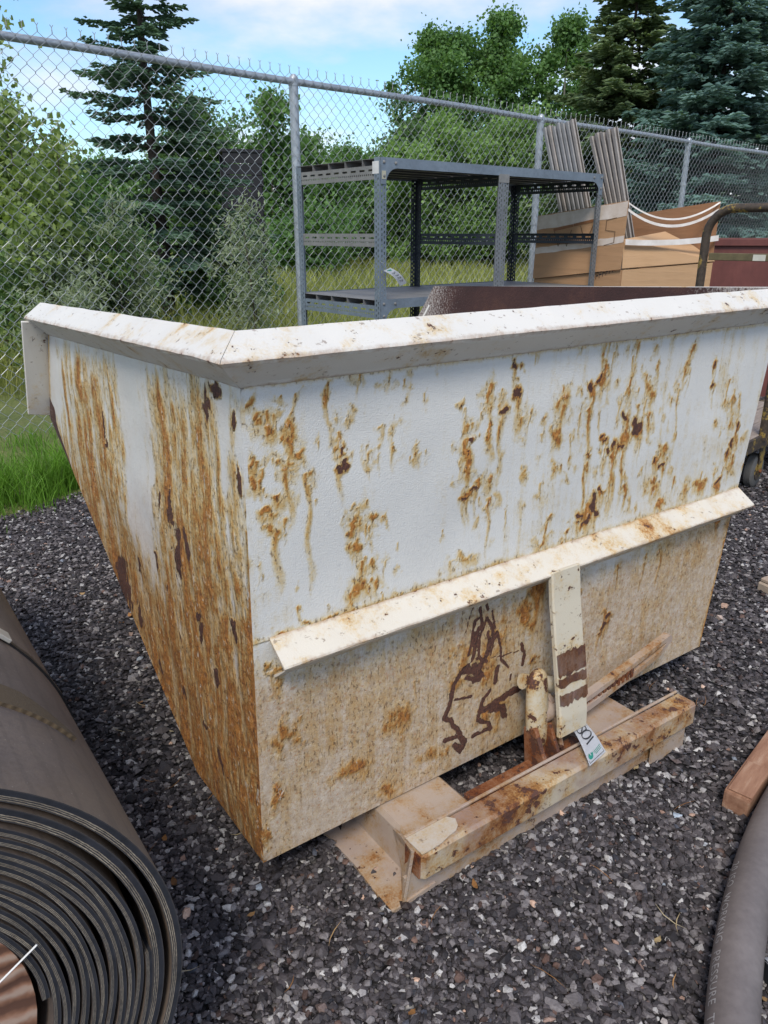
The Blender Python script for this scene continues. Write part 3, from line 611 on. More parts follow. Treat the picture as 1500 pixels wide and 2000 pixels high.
bm = bmesh.new(); loft(bm, [thin(rim_sec(x1 + .0065, .0005, 1, -1, .004))] + [thin(rim_sec(x1 + .006 - .01 * k / 8, 1.245 * k / 8, 1, 0, .004 - .062 * k / 8)) for k in range(1, 9)]); fin(bm, 'rim_rail', M['rim'], HOP)
# end flange on the front edge of the near side
bm = bmesh.new(); add_slab(bm, [(-.046, 1.062, .905), (-.046, 1.158, .665), (.010, 1.165, .655), (.018, 1.075, .90)], .007, .0015); fin(bm, 'end_flange', M['rim'], HOP)
bm = bmesh.new(); add_slab(bm, [(x1 + .046, 1.235, .90), (x1 - .02, 1.322, .70), (x1 - .07, 1.322, .70), (x1 - .006, 1.238, .90)], .007); fin(bm, 'end_flange', M['rim'], HOP)

# stiffener: angle iron across the back wall, two welded leaves
bm = bmesh.new()
loft(bm, [[(.034 + 1.27 * k / 40, -a, z) for a, z in ((.0005, .519), (.006, .5155), (.038, .4948), (.0465, .4893), (.0478, .4865), (.0445, .4835), (.003, .511), (.0005, .511))] for k in range(41)])
o = fin(bm, 'stiffener', M['beam'], HOP); noisy(o, .0003, 3); edge_attr(o, [.8, .35, 0, .45, .72, .7, .5, .6]); o['label'] = 'cream angle iron stiffener across the back wall'
bm = bmesh.new(); add_prism(bm, [(.0445, .4835), (.0475, .4845), (.004, .449), (.0005, .449), (.0005, .452)], (1.262, 0, 0), (.038, 0, 0), (0, -1, 0), (0, 0, 1)); fin(bm, 'stiffener_lower_leaf', M['beam'], HOP)
# latch strap hanging from the stiffener
bm = bmesh.new()
sp = [(.0490, .495), (.058, .43), (.082, .30), (.102, .19), (.104, .150), (.092, .148), (.088, .19), (.068, .30), (.044, .43), (.036, .49)]
add_prism(bm, sp, (.080, 0, 0), (.606, 0, 0), (0, -1, 0), (0, 0, 1), .003); o = fin(bm, 'latch_strap', M['latch'], HOP); o['label'] = 'flat steel latch strap with worn brown bands'
bm = bmesh.new()
for k, (z_, h_) in enumerate([(.292, .032), (.243, .010)]): pass
bm.free()
def band(zc, hh):
    yy = lambda z: np.interp(z, [.150, .19, .30, .43, .495], [.104, .102, .082, .058, .049])
    q = [(.6055, -yy(zc - hh) - .0012, zc - hh), (.6865, -yy(zc - hh) - .0012, zc - hh), (.6865, -yy(zc + hh) - .0012, zc + hh), (.6055, -yy(zc + hh) - .0012, zc + hh)]
    return q
BANDM = paint_part('scraped_bare_band', (.16, .10, .085), .45, .56)
for zc, hh in ((.305, .024), (.268, .009), (.232, .011)):
    bm = bmesh.new(); n_b = 14; q = band(zc, hh); r_ = np.random.default_rng(int(zc * 1000))
    lo = [bm.verts.new(Vector(q[0]).lerp(Vector(q[1]), k / n_b) + Vector((0, 0, r_.normal(0, .0035)))) for k in range(n_b + 1)]
    hi = [bm.verts.new(Vector(q[3]).lerp(Vector(q[2]), k / n_b) + Vector((0, 0, r_.normal(0, .002)))) for k in range(n_b + 1)]
    for k in range(n_b): bm.faces.new([lo[k], lo[k + 1], hi[k + 1], hi[k]])
    me = bpy.data.meshes.new('worn_band'); bm.to_mesh(me); bm.free(); link('worn_band', me, BANDM, bpy.data.objects['latch_strap'])
# latch dog: thick rounded link beside the strap
bm = bmesh.new()
pts = [(.585, -.048, .292), (.585, -.048, .290), (.585, -.048, .284), (.585, -.049, .274), (.585, -.05, .255), (.587, -.054, .20), (.589, -.059, .15), (.591, -.061, .125), (.592, -.062, .112), (.592, -.062, .108)]
add_tube(bm, pts, .024, 14, True, [.004, .011, .018, .0235, .026, .028, .027, .024, .014, .004])
for v in bm.verts: v.co.y = -.055 + (v.co.y + .055) * .62
fin(bm, 'latch_dog', paint_part('scraped_dog_paint', (.56, .50, .39), .42, .535), HOP, 50)
tube_obj('latch_pin', [(.565, -.03, .262), (.64, -.045, .235), (.70, -.03, .215)], .016, M['latch'], HOP)
tube_obj('pivot_pin', [(.600, -.052, .185), (.70, -.052, .185)], .022, M['base'], HOP)
bm = bmesh.new(); add_prism(bm, [(.008, .10), (.070, .10), (.095, .118), (.062, .205), (.040, .225), (.008, .20)], (.010, 0, 0), (.622, 0, 0), (0, -1, 0), (0, 0, 1), .001); fin(bm, 'latch_bracket', M['tube'], HOP)
bm = bmesh.new(); add_prism(bm, [(.060, .03), (.112, .03), (.108, .112), (.075, .175), (.045, .165)], (.010, 0, 0), (.562, 0, 0), (0, -1, 0), (0, 0, 1), .001); fin(bm, 'latch_bracket', M['rustbar'], HOP)
bm = bmesh.new(); add_prism(bm, [(.060, .03), (.112, .03), (.112, .10), (.075, .172), (.050, .165)], (.008, 0, 0), (.604, 0, 0), (0, -1, 0), (0, 0, 1), .001); fin(bm, 'latch_bracket', M['rustbar'], HOP)
# release lever: folded flat bar with open loop end
def bar(a, b, h, t): return a, b, h, t
lv = [(.655, -.052, .150), (.75, -.048, .158), (.90, -.040, .178), (1.00, -.036, .196), (1.035, -.034, .206)]
bm = bmesh.new()
for dz, hh in ((.010, .006), (-.016, .007)):
    rows = []
    for k, p in enumerate(lv):
        f_ = 1.0 if k < 4 else .55
        rows.append([bm.verts.new((p[0], p[1] + sy * .009, p[2] + dz * f_ + sz * hh)) for sy, sz in ((-1, -1), (1, -1), (1, 1), (-1, 1))])
    for a, b in zip(rows, rows[1:]):
        for i in range(4): bm.faces.new([a[i], a[(i + 1) % 4], b[(i + 1) % 4], b[i]])
    bm.faces.new(rows[0]); bm.faces.new(list(reversed(rows[-1])))
add_tube(bm, [(1.036, -.025, .2065), (1.036, -.043, .2065)], .0125, 12)
o = fin(bm, 'release_lever', M['base'], HOP)
bm = bmesh.new()
for k in range(15):
    u_ = .685 + .015 * k; z_ = .147 + (u_ - .66) * .125; add_box(bm, (u_ - .0045, -.052, z_ - .014), (u_ + .0045, -.040, z_ + .006))
fin(bm, 'rusted_teeth', M['rustbar'], o)

# base frame with fork pockets
BASE = M['base']
def ragged_strip(name, lo, hi, mat, seed, amp=.004, n=26):
    """vertical plate along u whose lower edge is rusted ragged; lo/hi = (u0,y,z0),(u1,y,z1)"""
    r_ = np.random.default_rng(seed); bm = bmesh.new(); fr, bk = [], []
    for k in range(n + 1):
        u_ = lo[0] + (hi[0] - lo[0]) * k / n; z_ = max(.001, lo[2] + r_.normal(0, amp)); 
        fr.append((bm.verts.new((u_, lo[1], z_)), bm.verts.new((u_, lo[1], hi[2])))); bk.append((bm.verts.new((u_, lo[1] + .006, z_)), bm.verts.new((u_, lo[1] + .006, hi[2]))))
    for k in range(n):
        bm.faces.new([fr[k][0], fr[k + 1][0], fr[k + 1][1], fr[k][1]]); bm.faces.new([bk[k + 1][0], bk[k][0], bk[k][1], bk[k + 1][1]])
        bm.faces.new([fr[k][1], fr[k + 1][1], bk[k + 1][1], bk[k][1]]); bm.faces.new([fr[k + 1][0], fr[k][0], bk[k][0], bk[k + 1][0]])
    for k in (0, n): bm.faces.new([fr[k][0], fr[k][1], bk[k][1], bk[k][0]])
    return fin(bm, name, mat, HOP)
o = box_obj('base_tube', (.216, -.160, .060), (.992, -.108, .118), M['tube'], HOP, .006); o['label'] = 'square steel tube with peeling cream and rust'
box_obj('tube_end', (.2125, -.154, .066), (.2158, -.114, .112), M['rustbar'], HOP)
# cream scabs of paint left on top of the tube
bm = bmesh.new(); r_ = np.random.default_rng(5)
outl = [(.217, -.157), (.217, -.112), (.26, -.110), (.305, -.111), (.315, -.125), (.309, -.140), (.30, -.147), (.283, -.150), (.262, -.155), (.24, -.157)]
a_ = [bm.verts.new((x + r_.normal(0, .001), y, .1188)) for x, y in outl]; b_ = [bm.verts.new((v.co.x, v.co.y, .1205)) for v in a_]
bm.faces.new(b_)
for i in range(len(a_)): bm.faces.new([a_[i], a_[(i + 1) % len(a_)], b_[(i + 1) % len(a_)], b_[i]])
fin(bm, 'paint_scab', paint_part('chalky_paint', (.52, .46, .39), .34, .60), HOP)
box_obj('tube_cap_strip', (.214, -.112, .1185), (.985, -.1065, .1235), M['base'], HOP, .001)
ragged_strip('front_plate', (.196, -.136, .004), (.985, -.136, .062), BASE, 3, .0022)
ragged_strip('right_foot_plate', (.86, -.150, .004), (.975, -.150, .058), BASE, 9, .002, 6)
# left bottom flange, web and pocket top
bm = bmesh.new(); r_ = np.random.default_rng(4); m_ = 16; tt = []
for k in range(m_ + 1):
    y_ = -.140 + k / m_ * 1.0; jx = r_.normal(0, .0025) * (k > 0)
    tt.append([bm.verts.new((.168 + jx, y_, z_)) for z_ in (.003, .010)] + [bm.verts.new((.262, y_, z_)) for z_ in (.018, .010)])
for a, b in zip(tt, tt[1:]):
    for i in range(4): bm.faces.new([a[i], a[(i + 1) % 4], b[(i + 1) % 4], b[i]])
bm.faces.new(tt[0]); bm.faces.new(list(reversed(tt[-1]))); fin(bm, 'bottom_flange', BASE, HOP)
bm = bmesh.new(); add_slab(bm, [(.196, -.1395, .012), (.214, -.1395, .115), (.222, -.10, .112), (.232, -.06, .095), (.25, -.06, .018)], .006); fin(bm, 'end_plate', BASE, HOP)
def pocket(u0, u1, y1, top=.096):
    bm = bmesh.new(); b = .010
    prof = [(u0, .012), (u0 + .004, top - b), (u0 + b, top), (u1 - b, top), (u1, top - b), (u1, .012), (u1 - .006, .012), (u1 - .006, top - b), (u1 - b, top - .006), (u0 + b, top - .006), (u0 + .008, top - b), (u0 + .006, .012)]
    add_prism(bm, prof, (0, 1.0, 0), (0, y1, 0), (1, 0, 0), (0, 0, 1)); return fin(bm, 'fork_pocket', BASE, HOP)
pocket(.232, .392, -.1075); pocket(.700, .885, -.1075)
box_obj('bottom_flange', (.886, -.12, .004), (.955, .85, .012), BASE, HOP, .001)
box_obj('cross_member', (.392, -.1075, .066), (.700, -.060, .096), M['rustbar'], HOP, .003)
box_obj('cross_member', (.392, .62, .03), (.700, .70, .094), BASE, HOP, .003)
for u_ in (.30, .80): box_obj('rocker_bar', (u_ - .03, .02, .0965), (u_ + .03, .28, .0999), BASE, HOP)

# ------------------------------------------------------------------ paper lot tag on the base tube
def hw(u_, off, z_): p = HA + UX * u_ + NX * off; return Vector((p[0], p[1], z_))
tl, tr = hw(.652, .098, .150), hw(.690, .098, .151); bl, br = hw(.618, .172, .1245), hw(.680, .160, .1240)
tg = thing('lot_tag', 'small white paper tag numbered 801 resting on hopper base tube', 'tag', tuple(bl))
tpl = -Vector(bl)
def tagframe(a, b):
    """a across 0..1, b down 0..1"""
    p = (tl * (1 - a) + tr * a) * (1 - b) + (bl * (1 - a) + br * a) * b
    n = ((tr - tl).cross(tl - bl)).normalized()
    return p - Vector(bl) + n * (.004 * math.sin(b * 3.1)), n
bm = bmesh.new(); g = [[bm.verts.new(tagframe(i / 4, j / 8)[0]) for i in range(5)] for j in range(9)]
for j in range(8):
    for i in range(4): bm.faces.new([g[j][i], g[j][i + 1], g[j + 1][i + 1], g[j + 1][i]])
bmesh.ops.solidify(bm, geom=list(bm.faces), thickness=.0006); fin(bm, 'paper', M['white_label'], tg)
circ = lambda cx, cy, rx, ry, a0=0, a1=360, n=22, rot=0: [(cx + rx * math.cos(R(a0 + (a1 - a0) * k / n)), cy + ry * math.sin(R(a0 + (a1 - a0) * k / n))) for k in range(n + 1)]
# the number reads along the tag: 8 at the fold, then 0, then 1
strokes_obj('handwritten_number', [circ(.30, .10, .14, .085, 20, 230, 16), circ(.62, .10, .16, .085, 120, -60, 14), [(.44, .14), (.60, .05)], circ(.55, .30, .30, .115), [(.28, .53), (.82, .46)]], tagframe, .045, M['ink'], tg, .0012)
strokes_obj('border_line', [[(.07, .01), (.06, .96), (.93, .95), (.93, .01)]], tagframe, .012, M['ink'], tg, .001)
strokes_obj('printed_emblem', [circ(.22, .83, .11, .055, -60, 200, 14), [(.14, .78), (.20, .87), (.36, .80)], [(.16, .77), (.22, .86), (.36, .79)]], tagframe, .045, M['green_ink'], tg, .0014)
strokes_obj('printed_lines', [[(.42, .80), (.88, .74)], [(.46, .835), (.88, .785)], [(.50, .87), (.88, .83)]], tagframe, .016, M['green_ink'], tg, .0014)

# ------------------------------------------------------------------ roll of conveyor belt
def belt_mats():
    t = NT('belt_cover_rubber'); n = t.noise(5, 6, .6); f = t.noise(160, 4, .6); g = t.wave(15, 6, t.map(t.co, (1, .25, 1)), 'BANDS', 'X', 3)
    c = t.ramp(t.math('ADD', t.math('MULTIPLY', n, .7), t.math('MULTIPLY', f, .3)), [(.3, (.075, .058, .050)), (.5, (.118, .094, .084)), (.66, (.165, .130, .108)), (.8, (.23, .20, .18))])
    br = t.noise(2.2, 5, .6, co=t.map(t.co, loc=(4, 1, 1))); c = t.mix(t.math('MULTIPLY', t.step(br, .45, .7), .6), c, (.165, .115, .072))
    c = t.mix(t.math('MULTIPLY', t.step(g, .86, .95), .18), c, (.04, .035, .035))
    sp = t.step(t.noise(260, 2, .5), .72, .76); c = t.mix(t.math('MULTIPLY', sp, .5), c, (.42, .38, .33))
    M['belt'] = t.done(c, .62, 0, t.bump(f, .18, .002))
    t = NT('belt_edge_plies'); v = t.attr('ply'); s = t.attr('run'); st = t.n('ShaderNodeCombineXYZ'); t.l(s, st.inputs[0]); t.l(v, st.inputs[1])
    dash = t.wave(38, 9.0, st.outputs[0], 'BANDS', 'X', 1); fray = t.noise(60, 5, .7, co=t.map(st.outputs[0], (1, .05, 1))); fr2 = t.noise(6, 4, .6, co=t.map(st.outputs[0], (1, .02, 1)))
    vv = t.math('ADD', v, t.math('MULTIPLY', t.math('SUBTRACT', fray, .5), .16)); ply = None
    for c_, w_ in ((.14, .06), (.30, .055), (.45, .06)):
        d = t.math('ABSOLUTE', t.math('SUBTRACT', vv, c_)); p = t.step(d, w_, w_ * .35); ply = p if ply is None else t.math('MAXIMUM', ply, p)
    ply = t.math('MULTIPLY', ply, t.math('ADD', .55, t.math('MULTIPLY', dash, .45))); ply = t.math('MULTIPLY', ply, t.step(fr2, .22, .62))
    rub = t.ramp(t.noise(40, 5), [(.3, (.006, .007, .011)), (.7, (.020, .021, .029))])
    ed = t.step(t.math('ABSOLUTE', t.math('SUBTRACT', v, .5)), .36, .5); rub = t.mix(t.math('MULTIPLY', ed, .25), rub, (.12, .10, .085))
    c = t.mix(ply, rub, t.ramp(fray, [(.3, (.24, .18, .12)), (.7, (.56, .47, .35))]))
    M['belt_edge'] = t.done(c, .85, 0, t.bump(t.math('ADD', ply, fray), .5, .002))
    t = NT('belt_fabric_patch'); wv = t.wave(260, 1, None, 'BANDS', 'Y', 1); c = t.mix(wv, (.075, .050, .028), (.125, .088, .05)); M['fabric'] = t.done(c, .9, 0, t.bump(wv, .4, .002))
    t = NT('end_grain_wood'); o = t.map(t.co, (1, 1, 1)); dn = t.noise(9, 5, .6, color=True)
    x = t.n('ShaderNodeMixRGB', blend_type='ADD'); x.inputs[0].default_value = .05; t.l(o, x.inputs[1]); t.l(dn, x.inputs[2])
    rg = t.wave(11, 3.0, t.map(x.outputs[0], (1, .2, 1), (-.06, 0, .04)), 'RINGS', 'Y', 3)
    c = t.ramp(rg, [(.1, (.10, .045, .028)), (.45, (.22, .105, .062)), (.75, (.30, .17, .115)), (1, (.38, .27, .21))]); c = t.mix(1.0, c, t.ramp(t.noise(3, 5), [(.3, (.7, .7, .7)), (.7, (1.2, 1.2, 1.2))]), 'MULTIPLY')
    M['endgrain'] = t.done(c, .75, 0, t.bump(rg, .3, .004))
belt_mats()
RC = np.array([-.509, .463]); RR = .341; LEN = 1.35
ROLL = thing('conveyor_belt_roll', 'big roll of brown rubber conveyor belt wound on a wooden core', 'belt roll', (RC[0], RC[1], 0), YAW_H)
def spiral(r_of, a0, a1, th, name, y0=0.0):
    """belt strip whose centre line is (r_of(a), a); cross-section th thick; local x = across, z = up, y = along the axis"""
    n = int(abs(a1 - a0) / R(3.0)) + 1; A = np.linspace(a0, a1, n); rr = np.array([r_of(a) for a in A]); run = np.cumsum(np.r_[0, np.abs(np.diff(A)) * rr[1:]])
    cx, cz = cxz(A, rr)
    V, ply, rn = [], [], []
    for k in range(n):
        ca, sa = math.cos(A[k]), math.sin(A[k])
        for sgn in (-1, 1): V.append((cx[k] + ca * th / 2 * sgn, y0, cz[k] + sa * th / 2 * sgn)); ply.append(.5 + .5 * sgn); rn.append(run[k])
        for sgn in (-1, 1): V.append((cx[k] + ca * th / 2 * sgn, y0 + LEN, cz[k] + sa * th / 2 * sgn)); ply.append(.5 + .5 * sgn); rn.append(run[k])
    F, mi = [], []
    for k in range(n - 1):
        a, b = 4 * k, 4 * k + 4
        F += [(a, a + 1, b + 1, b), (a + 2, b + 2, b + 3, a + 3), (a + 1, a + 3, b + 3, b + 1), (a, b, b + 2, a + 2)]; mi += [0, 0, 1, 1]
    F += [(0, 2, 3, 1), (4 * n - 4, 4 * n - 3, 4 * n - 1, 4 * n - 2)]; mi += [0, 0]
    o = mesh_np(name, V, F, None, ROLL, True, {'ply': np.array(ply), 'run': np.array(rn)})
    o.data.materials.append(M['belt_edge']); o.data.materials.append(M['belt']); o.data.polygons.foreach_set('material_index', np.array(mi, np.int32))
    try: o.data.set_sharp_from_angle(angle=R(40))
    except Exception: pass
    return o
def cxz(A, rr):
    # the wraps sag a little: inner wraps sit higher and to the left of the outer ones
    f = np.clip((.341 - rr) / .14, 0, 1)
    return rr * np.cos(A) - .012 * f, RR + rr * np.sin(A) + .012 * f
NW = 11; r_in, r_out = .2055, .3045
wob = lambda a: .0012 * math.sin(a * 3.3) + .0009 * math.sin(a * 7.7 + 1)
spiral(lambda a: r_in + (r_out - r_in) * a / (2 * math.pi * NW) + wob(a), 0, 2 * math.pi * NW, .0076, 'inner_wraps')
spiral(lambda a: .3145 + .0005 * math.sin(2 * a) + .0022 * a / 6.28, R(-80), R(272), .0128, 'second_wrap')
spiral(lambda a: .3335 + .0030 * math.cos(a - R(20)) - .0022, R(-100), R(255), .0128, 'outer_wrap')
# wooden core
bm = bmesh.new(); ring = [(-.012 + .1985 * math.cos(R(k * 6)), RR + .012 + .1985 * math.sin(R(k * 6))) for k in range(60)]
add_prism(bm, ring, (0, LEN - .02, 0), (0, .012, 0), (1, 0, 0), (0, 0, 1), 0); fin(bm, 'wooden_core', M['endgrain'], ROLL, 40)
tube_obj('plastic_pin', [(.142, -.003, RR + .055), (.196, -.006, RR + .092)], .0010, plain('white_plastic', (.75, .74, .72), .5, 0, .05), ROLL, 6)
def onroll(a, y, dr=0.0): rr = .3335 + .0030 * math.cos(a - R(20)) - .0022 + .0064 + dr; return (rr * math.cos(a), y, RR + rr * math.sin(a))
def roll_band(name, a0, a1, y0, y1, th, mat, taper=None):
    n = 40; V, F = [], []
    for k in range(n + 1):
        a = a0 + (a1 - a0) * k / n; ya, yb = (y0, y1) if taper is None else taper(k / n)
        V += [onroll(a, ya, th), onroll(a, yb, th), onroll(a, ya, -.002), onroll(a, yb, -.002)]
    for k in range(n):
        a, b = 4 * k, 4 * k + 4; F += [(a, a + 1, b + 1, b), (a, b, b + 2, a + 2), (a + 1, a + 3, b + 3, b + 1)]
    return mesh_np(name, V, F, mat, ROLL)
roll_band('binding_strap', R(-70), R(200), .418, .431, .0034, plain('black_strap', (.012, .012, .013), .45, 0, .1))
box_obj('strap_clip', (-.012, -.014, 0), (.018, .014, .006), plain('strap_clip_steel', (.55, .54, .5), .4, .5), ROLL, .001, Matrix.Translation(onroll(R(41.5), .424, .0030)) @ Matrix.Rotation(-R(41.5 - 90), 4, 'Y'))
roll_band('fabric_patch', R(30.5), R(95), .165, .23, .0048, M['fabric'], lambda t: (.190 - .012 * min(1, t * 3), .196 + .036 * min(1, t * 5)))

# ------------------------------------------------------------------ hose, pipe, bar and block at the right edge
t = NT('grey_hose_rubber'); n = t.noise(6, 6, .6); f = t.noise(90, 4); HM = t.done(t.ramp(t.math('ADD', t.math('MULTIPLY', n, .7), t.math('MULTIPLY', f, .3)), [(.3, (.105, .088, .085)), (.55, (.165, .140, .132)), (.75, (.22, .19, .18))]), .6, 0, t.bump(f, .1, .002))
HC, HR = np.array([2.313, -.073]), 2.006; HRAD = .037
def hosep(a, dr=0.0, z=HRAD): return (HC[0] - (HR + dr) * math.cos(a), HC[1] + (HR + dr) * math.sin(a), z)
hp = [hosep(R(-6 + 74 * k / 80)) for k in range(81)]
HOSE = thing('rubber_hose', 'thick grey rubber hose curving along the gravel at right', 'hose', (hp[0][0], hp[0][1], 0))
loc = lambda p: (p[0] - hp[0][0], p[1] - hp[0][1], p[2])
tube_obj('hose_body', [loc(p) for p in hp], HRAD, HM, HOSE, 24, 60)
def hose_text(txt, a_start, size, ang, mat):
    cu = bpy.data.curves.new('txt', 'FONT'); cu.body = txt; cu.size = size; cu.resolution_u = 2; cu.space_character = 1.1
    ob = bpy.data.objects.new('txt', cu); C.objects.link(ob); bpy.context.view_layer.update()
    me = bpy.data.meshes.new_from_object(ob); bpy.data.objects.remove(ob); bpy.data.curves.remove(cu)
    bm = bmesh.new(); bm.from_mesh(me); bpy.data.meshes.remove(me)
    bmesh.ops.subdivide_edges(bm, edges=[e for e in bm.edges if e.calc_length() > .012], cuts=2)
    for v in bm.verts:
        a = a_start - v.co.x / HR; th = ang + (v.co.y - .012) / HRAD; r_ = HRAD + .0006
        v.co = Vector(loc(hosep(a, r_ * math.cos(th), HRAD + r_ * math.sin(th))))
    me = bpy.data.meshes.new('printed_text'); bm.to_mesh(me); bm.free(); return link('printed_text', me, mat, HOSE)
hose_text('20 ISO  WORKING  PRESSURE  TEST', R(33.8), .021, R(42), plain('faded_print', (.36, .34, .335), .6, 0, .15, 300))
pe = onz(1490, 1905, .024)
PIPE = thing('pipe_offcut', 'short pale grey pipe end lying right of the thick hose', 'pipe', (pe[0], pe[1], 0))
bm = bmesh.new(); d_ = Vector((.95, .12, 0)); a_ = Vector((.006, 0, .024)); add_tube(bm, [a_, a_ + d_ * .28], .024, 20, False); rg = add_tube(bm, [a_ + d_ * .28, a_], .020, 20, False)
for i in range(20): pass
fin(bm, 'pipe_wall', plain('pale_grey_pipe', (.33, .33, .34), .5, 0, .1), PIPE, 50)
bm = bmesh.new(); add_tube(bm, [a_ + d_ * .002, a_ + d_ * .05], .0238, 20, True); fin(bm, 'pipe_bore', plain('dark_bore', (.02, .022, .028), .8), PIPE, 50)
b0, b1 = onz(1432, 1592, .0), onz(1515, 1470, .0)
ang = math.atan2(b1[1] - b0[1], b1[0] - b0[0])
BAR = thing('rusty_block', 'rust-orange wooden block lying behind the grey hose', 'block', (b0[0], b0[1], 0), ang)
t = NT('rust_stained_wood'); n = t.noise(9, 6, .6, co=t.map(t.co, (1, 6, 6))); woodm = t.done(t.ramp(n, [(.3, (.20, .09, .05)), (.55, (.31, .165, .10)), (.75, (.43, .29, .20))]), .85, 0, t.bump(n, .4, .004))
bm = bmesh.new(); add_box(bm, (0, -.026, .002), (.34, .026, .050), .007, None, 2); fin(bm, 'timber', woodm, BAR)
bm = bmesh.new(); add_box(bm, (.004, -.0265, .0515), (.12, .020, .0535), .001); fin(bm, 'splinter', woodm, BAR)
kb = onz(1500, 1158, .0)
BLK = thing('wood_offcut', 'small pale wood offcut on gravel at the right edge', 'offcut', (kb[0], kb[1], 0), .5)
bm = bmesh.new(); add_box(bm, (-.02, -.03, .002), (.08, .03, .034), .005); fin(bm, 'offcut_body', plain('pale_wood', (.40, .31, .23), .85, 0, .25, 20, .3), BLK)
bm = bmesh.new(); add_box(bm, (-.015, -.01, .0345), (.05, .025, .048), .003); fin(bm, 'offcut_chip', plain('pale_wood_chip', (.36, .27, .2), .85, 0, .25, 20, .3), BLK)

# ------------------------------------------------------------------ chain-link fence
F0 = fence_xy(-2.75); FANG = math.atan2(FD[1], FD[0]); DW, DH = .072, .0745; ZB, ZRAIL = .055, 2.02
FEN = thing('chain_link_fence', 'galvanised chain-link fence with top rail behind the yard', 'fence', (F0[0], F0[1], 0), FANG)
NWIRE = 296
nrow = int((ZRAIL + .03 - ZB) / (DH / 2))
def wire_mesh(flip):
    """one zigzag wire between two columns of knuckles, ends twisted at top"""
    bm = bmesh.new(); pts = []
    for j in range(nrow + 1):
        side = (j + flip) % 2; x = DW / 2 * side; z = ZB + j * DH / 2; e = -.0022 if side else .0022
        pts.append((x, -.004 + e, z - .004)); pts.append((x + (.0016 if side else -.0016), -.004, z)); pts.append((x, -.004 - e, z + .004))
    xt = pts[-1][0]; s_ = 1 if xt > 0 else -1; zt = pts[-1][2]
    pts += [(xt - s_ * .001, -.004, zt + .008), (xt + s_ * .001, -.004, zt + .020), (xt + s_ * .008, -.004, zt + .030)]
    add_tube(bm, pts, .00150, 4, True)
    me = bpy.data.meshes.new('wire'); bm.to_mesh(me); bm.free(); me.materials.append(M['wire']); return me
WM = [wire_mesh(0), wire_mesh(1)]
for k in range(NWIRE):
    o = bpy.data.objects.new('wire', WM[k % 2]); C.objects.link(o); o.parent = FEN; o.location = (k * DW / 2, 0, 0)
# top rail and posts stand behind the mesh
FL = NWIRE * DW / 2
# the runs outside the 296 largest wires are joined
bm = bmesh.new()
for k in list(range(-56, 0)) + list(range(NWIRE, NWIRE + 84)):
    add_tube(bm, [(k * DW / 2 + DW / 2 * ((j + k) % 2), -.004, ZB + j * DH / 2) for j in range(nrow + 1)] + [(k * DW / 2 + DW / 2 * ((nrow + k) % 2), -.004, ZB + nrow * DH / 2 + .03)], .0015, 3, False)
o = fin(bm, 'mesh_run', M['wire'], FEN); o['kind'] = 'stuff'
tube_obj('top_rail', [(-2.2 + (FL + 5.4) * k / 40, .022, ZRAIL - .035 + .004 * math.sin(k * .9)) for k in range(41)], .0205, M['galv'], FEN, 16)
for sx in [2.75 - 4.8, 2.75 + 10.1, 2.75 - 2.53, 2.75, 2.75 + 2.53, 2.75 + 5.05, 2.75 + 7.55]:
    post = tube_obj('fence_post', [(sx, .030, -.3), (sx, .030, ZRAIL - .055)], .029, M['galv'], FEN, 16)
    bm = bmesh.new(); add_tube(bm, [(sx, .030, ZRAIL - .062), (sx, .030, ZRAIL - .03), (sx, .026, ZRAIL - .012), (sx, .026, ZRAIL + .004)], .03, 16, True, [.032, .032, .028, .012]); fin(bm, 'post_cap', M['galv'], post, 40)
    for zt in (.35, .75, 1.15, 1.55):
        bm = bmesh.new(); add_tube(bm, [(sx + .034 * math.cos(a), .026 + .036 * math.sin(a), zt + .004 * a) for a in [R(k * 20) for k in range(19)]], .0016, 5); fin(bm, 'tie_wire', M['wire'], post)

# ------------------------------------------------------------------ shelving rack of slotted angle
RX, RYAW, RW1, RW2, RD, RZT, RZS = np.array([-.020, 4.145]), .704, .915, .952, .728, 1.45, .769
RACK = thing('shelving_rack', 'grey slotted-angle steel shelving rack between hopper and fence', 'shelving', (RX[0], RX[1], 0), RYAW)
def perf(bm, L, W, holes, th, mtx):
    """flat strip 0..L x 0..W with rectangular holes, thickness th in z"""
    xs = sorted({0.0, L, *[round(h[0], 5) for h in holes], *[round(h[1], 5) for h in holes]}); ys = sorted({0.0, W, *[round(h[2], 5) for h in holes], *[round(h[3], 5) for h in holes]})
    nx, ny = len(xs), len(ys); solid = np.ones((nx - 1, ny - 1), bool)
    for h in holes:
        i0, i1, j0, j1 = xs.index(round(h[0], 5)), xs.index(round(h[1], 5)), ys.index(round(h[2], 5)), ys.index(round(h[3], 5)); solid[i0:i1, j0:j1] = False
    vid = {}
    def v(i, j, k):
        if (i, j, k) not in vid: vid[(i, j, k)] = bm.verts.new(mtx @ Vector((xs[i], ys[j], k * th)))
        return vid[(i, j, k)]
    for i in range(nx - 1):
        for j in range(ny - 1):
            if not solid[i, j]: continue
            bm.faces.new([v(i, j, 1), v(i + 1, j, 1), v(i + 1, j + 1, 1), v(i, j + 1, 1)]); bm.faces.new([v(i, j, 0), v(i, j + 1, 0), v(i + 1, j + 1, 0), v(i + 1, j, 0)])
            for di, dj, a, b in ((0, -1, (i, j), (i + 1, j)), (1, 0, (i + 1, j), (i + 1, j + 1)), (0, 1, (i + 1, j + 1), (i, j + 1)), (-1, 0, (i, j + 1), (i, j))):
                ii, jj = i + di, j + dj
                if not (0 <= ii < nx - 1 and 0 <= jj < ny - 1) or not solid[ii, jj]: bm.faces.new([v(*a, 0), v(*b, 0), v(*b, 1), v(*a, 1)])
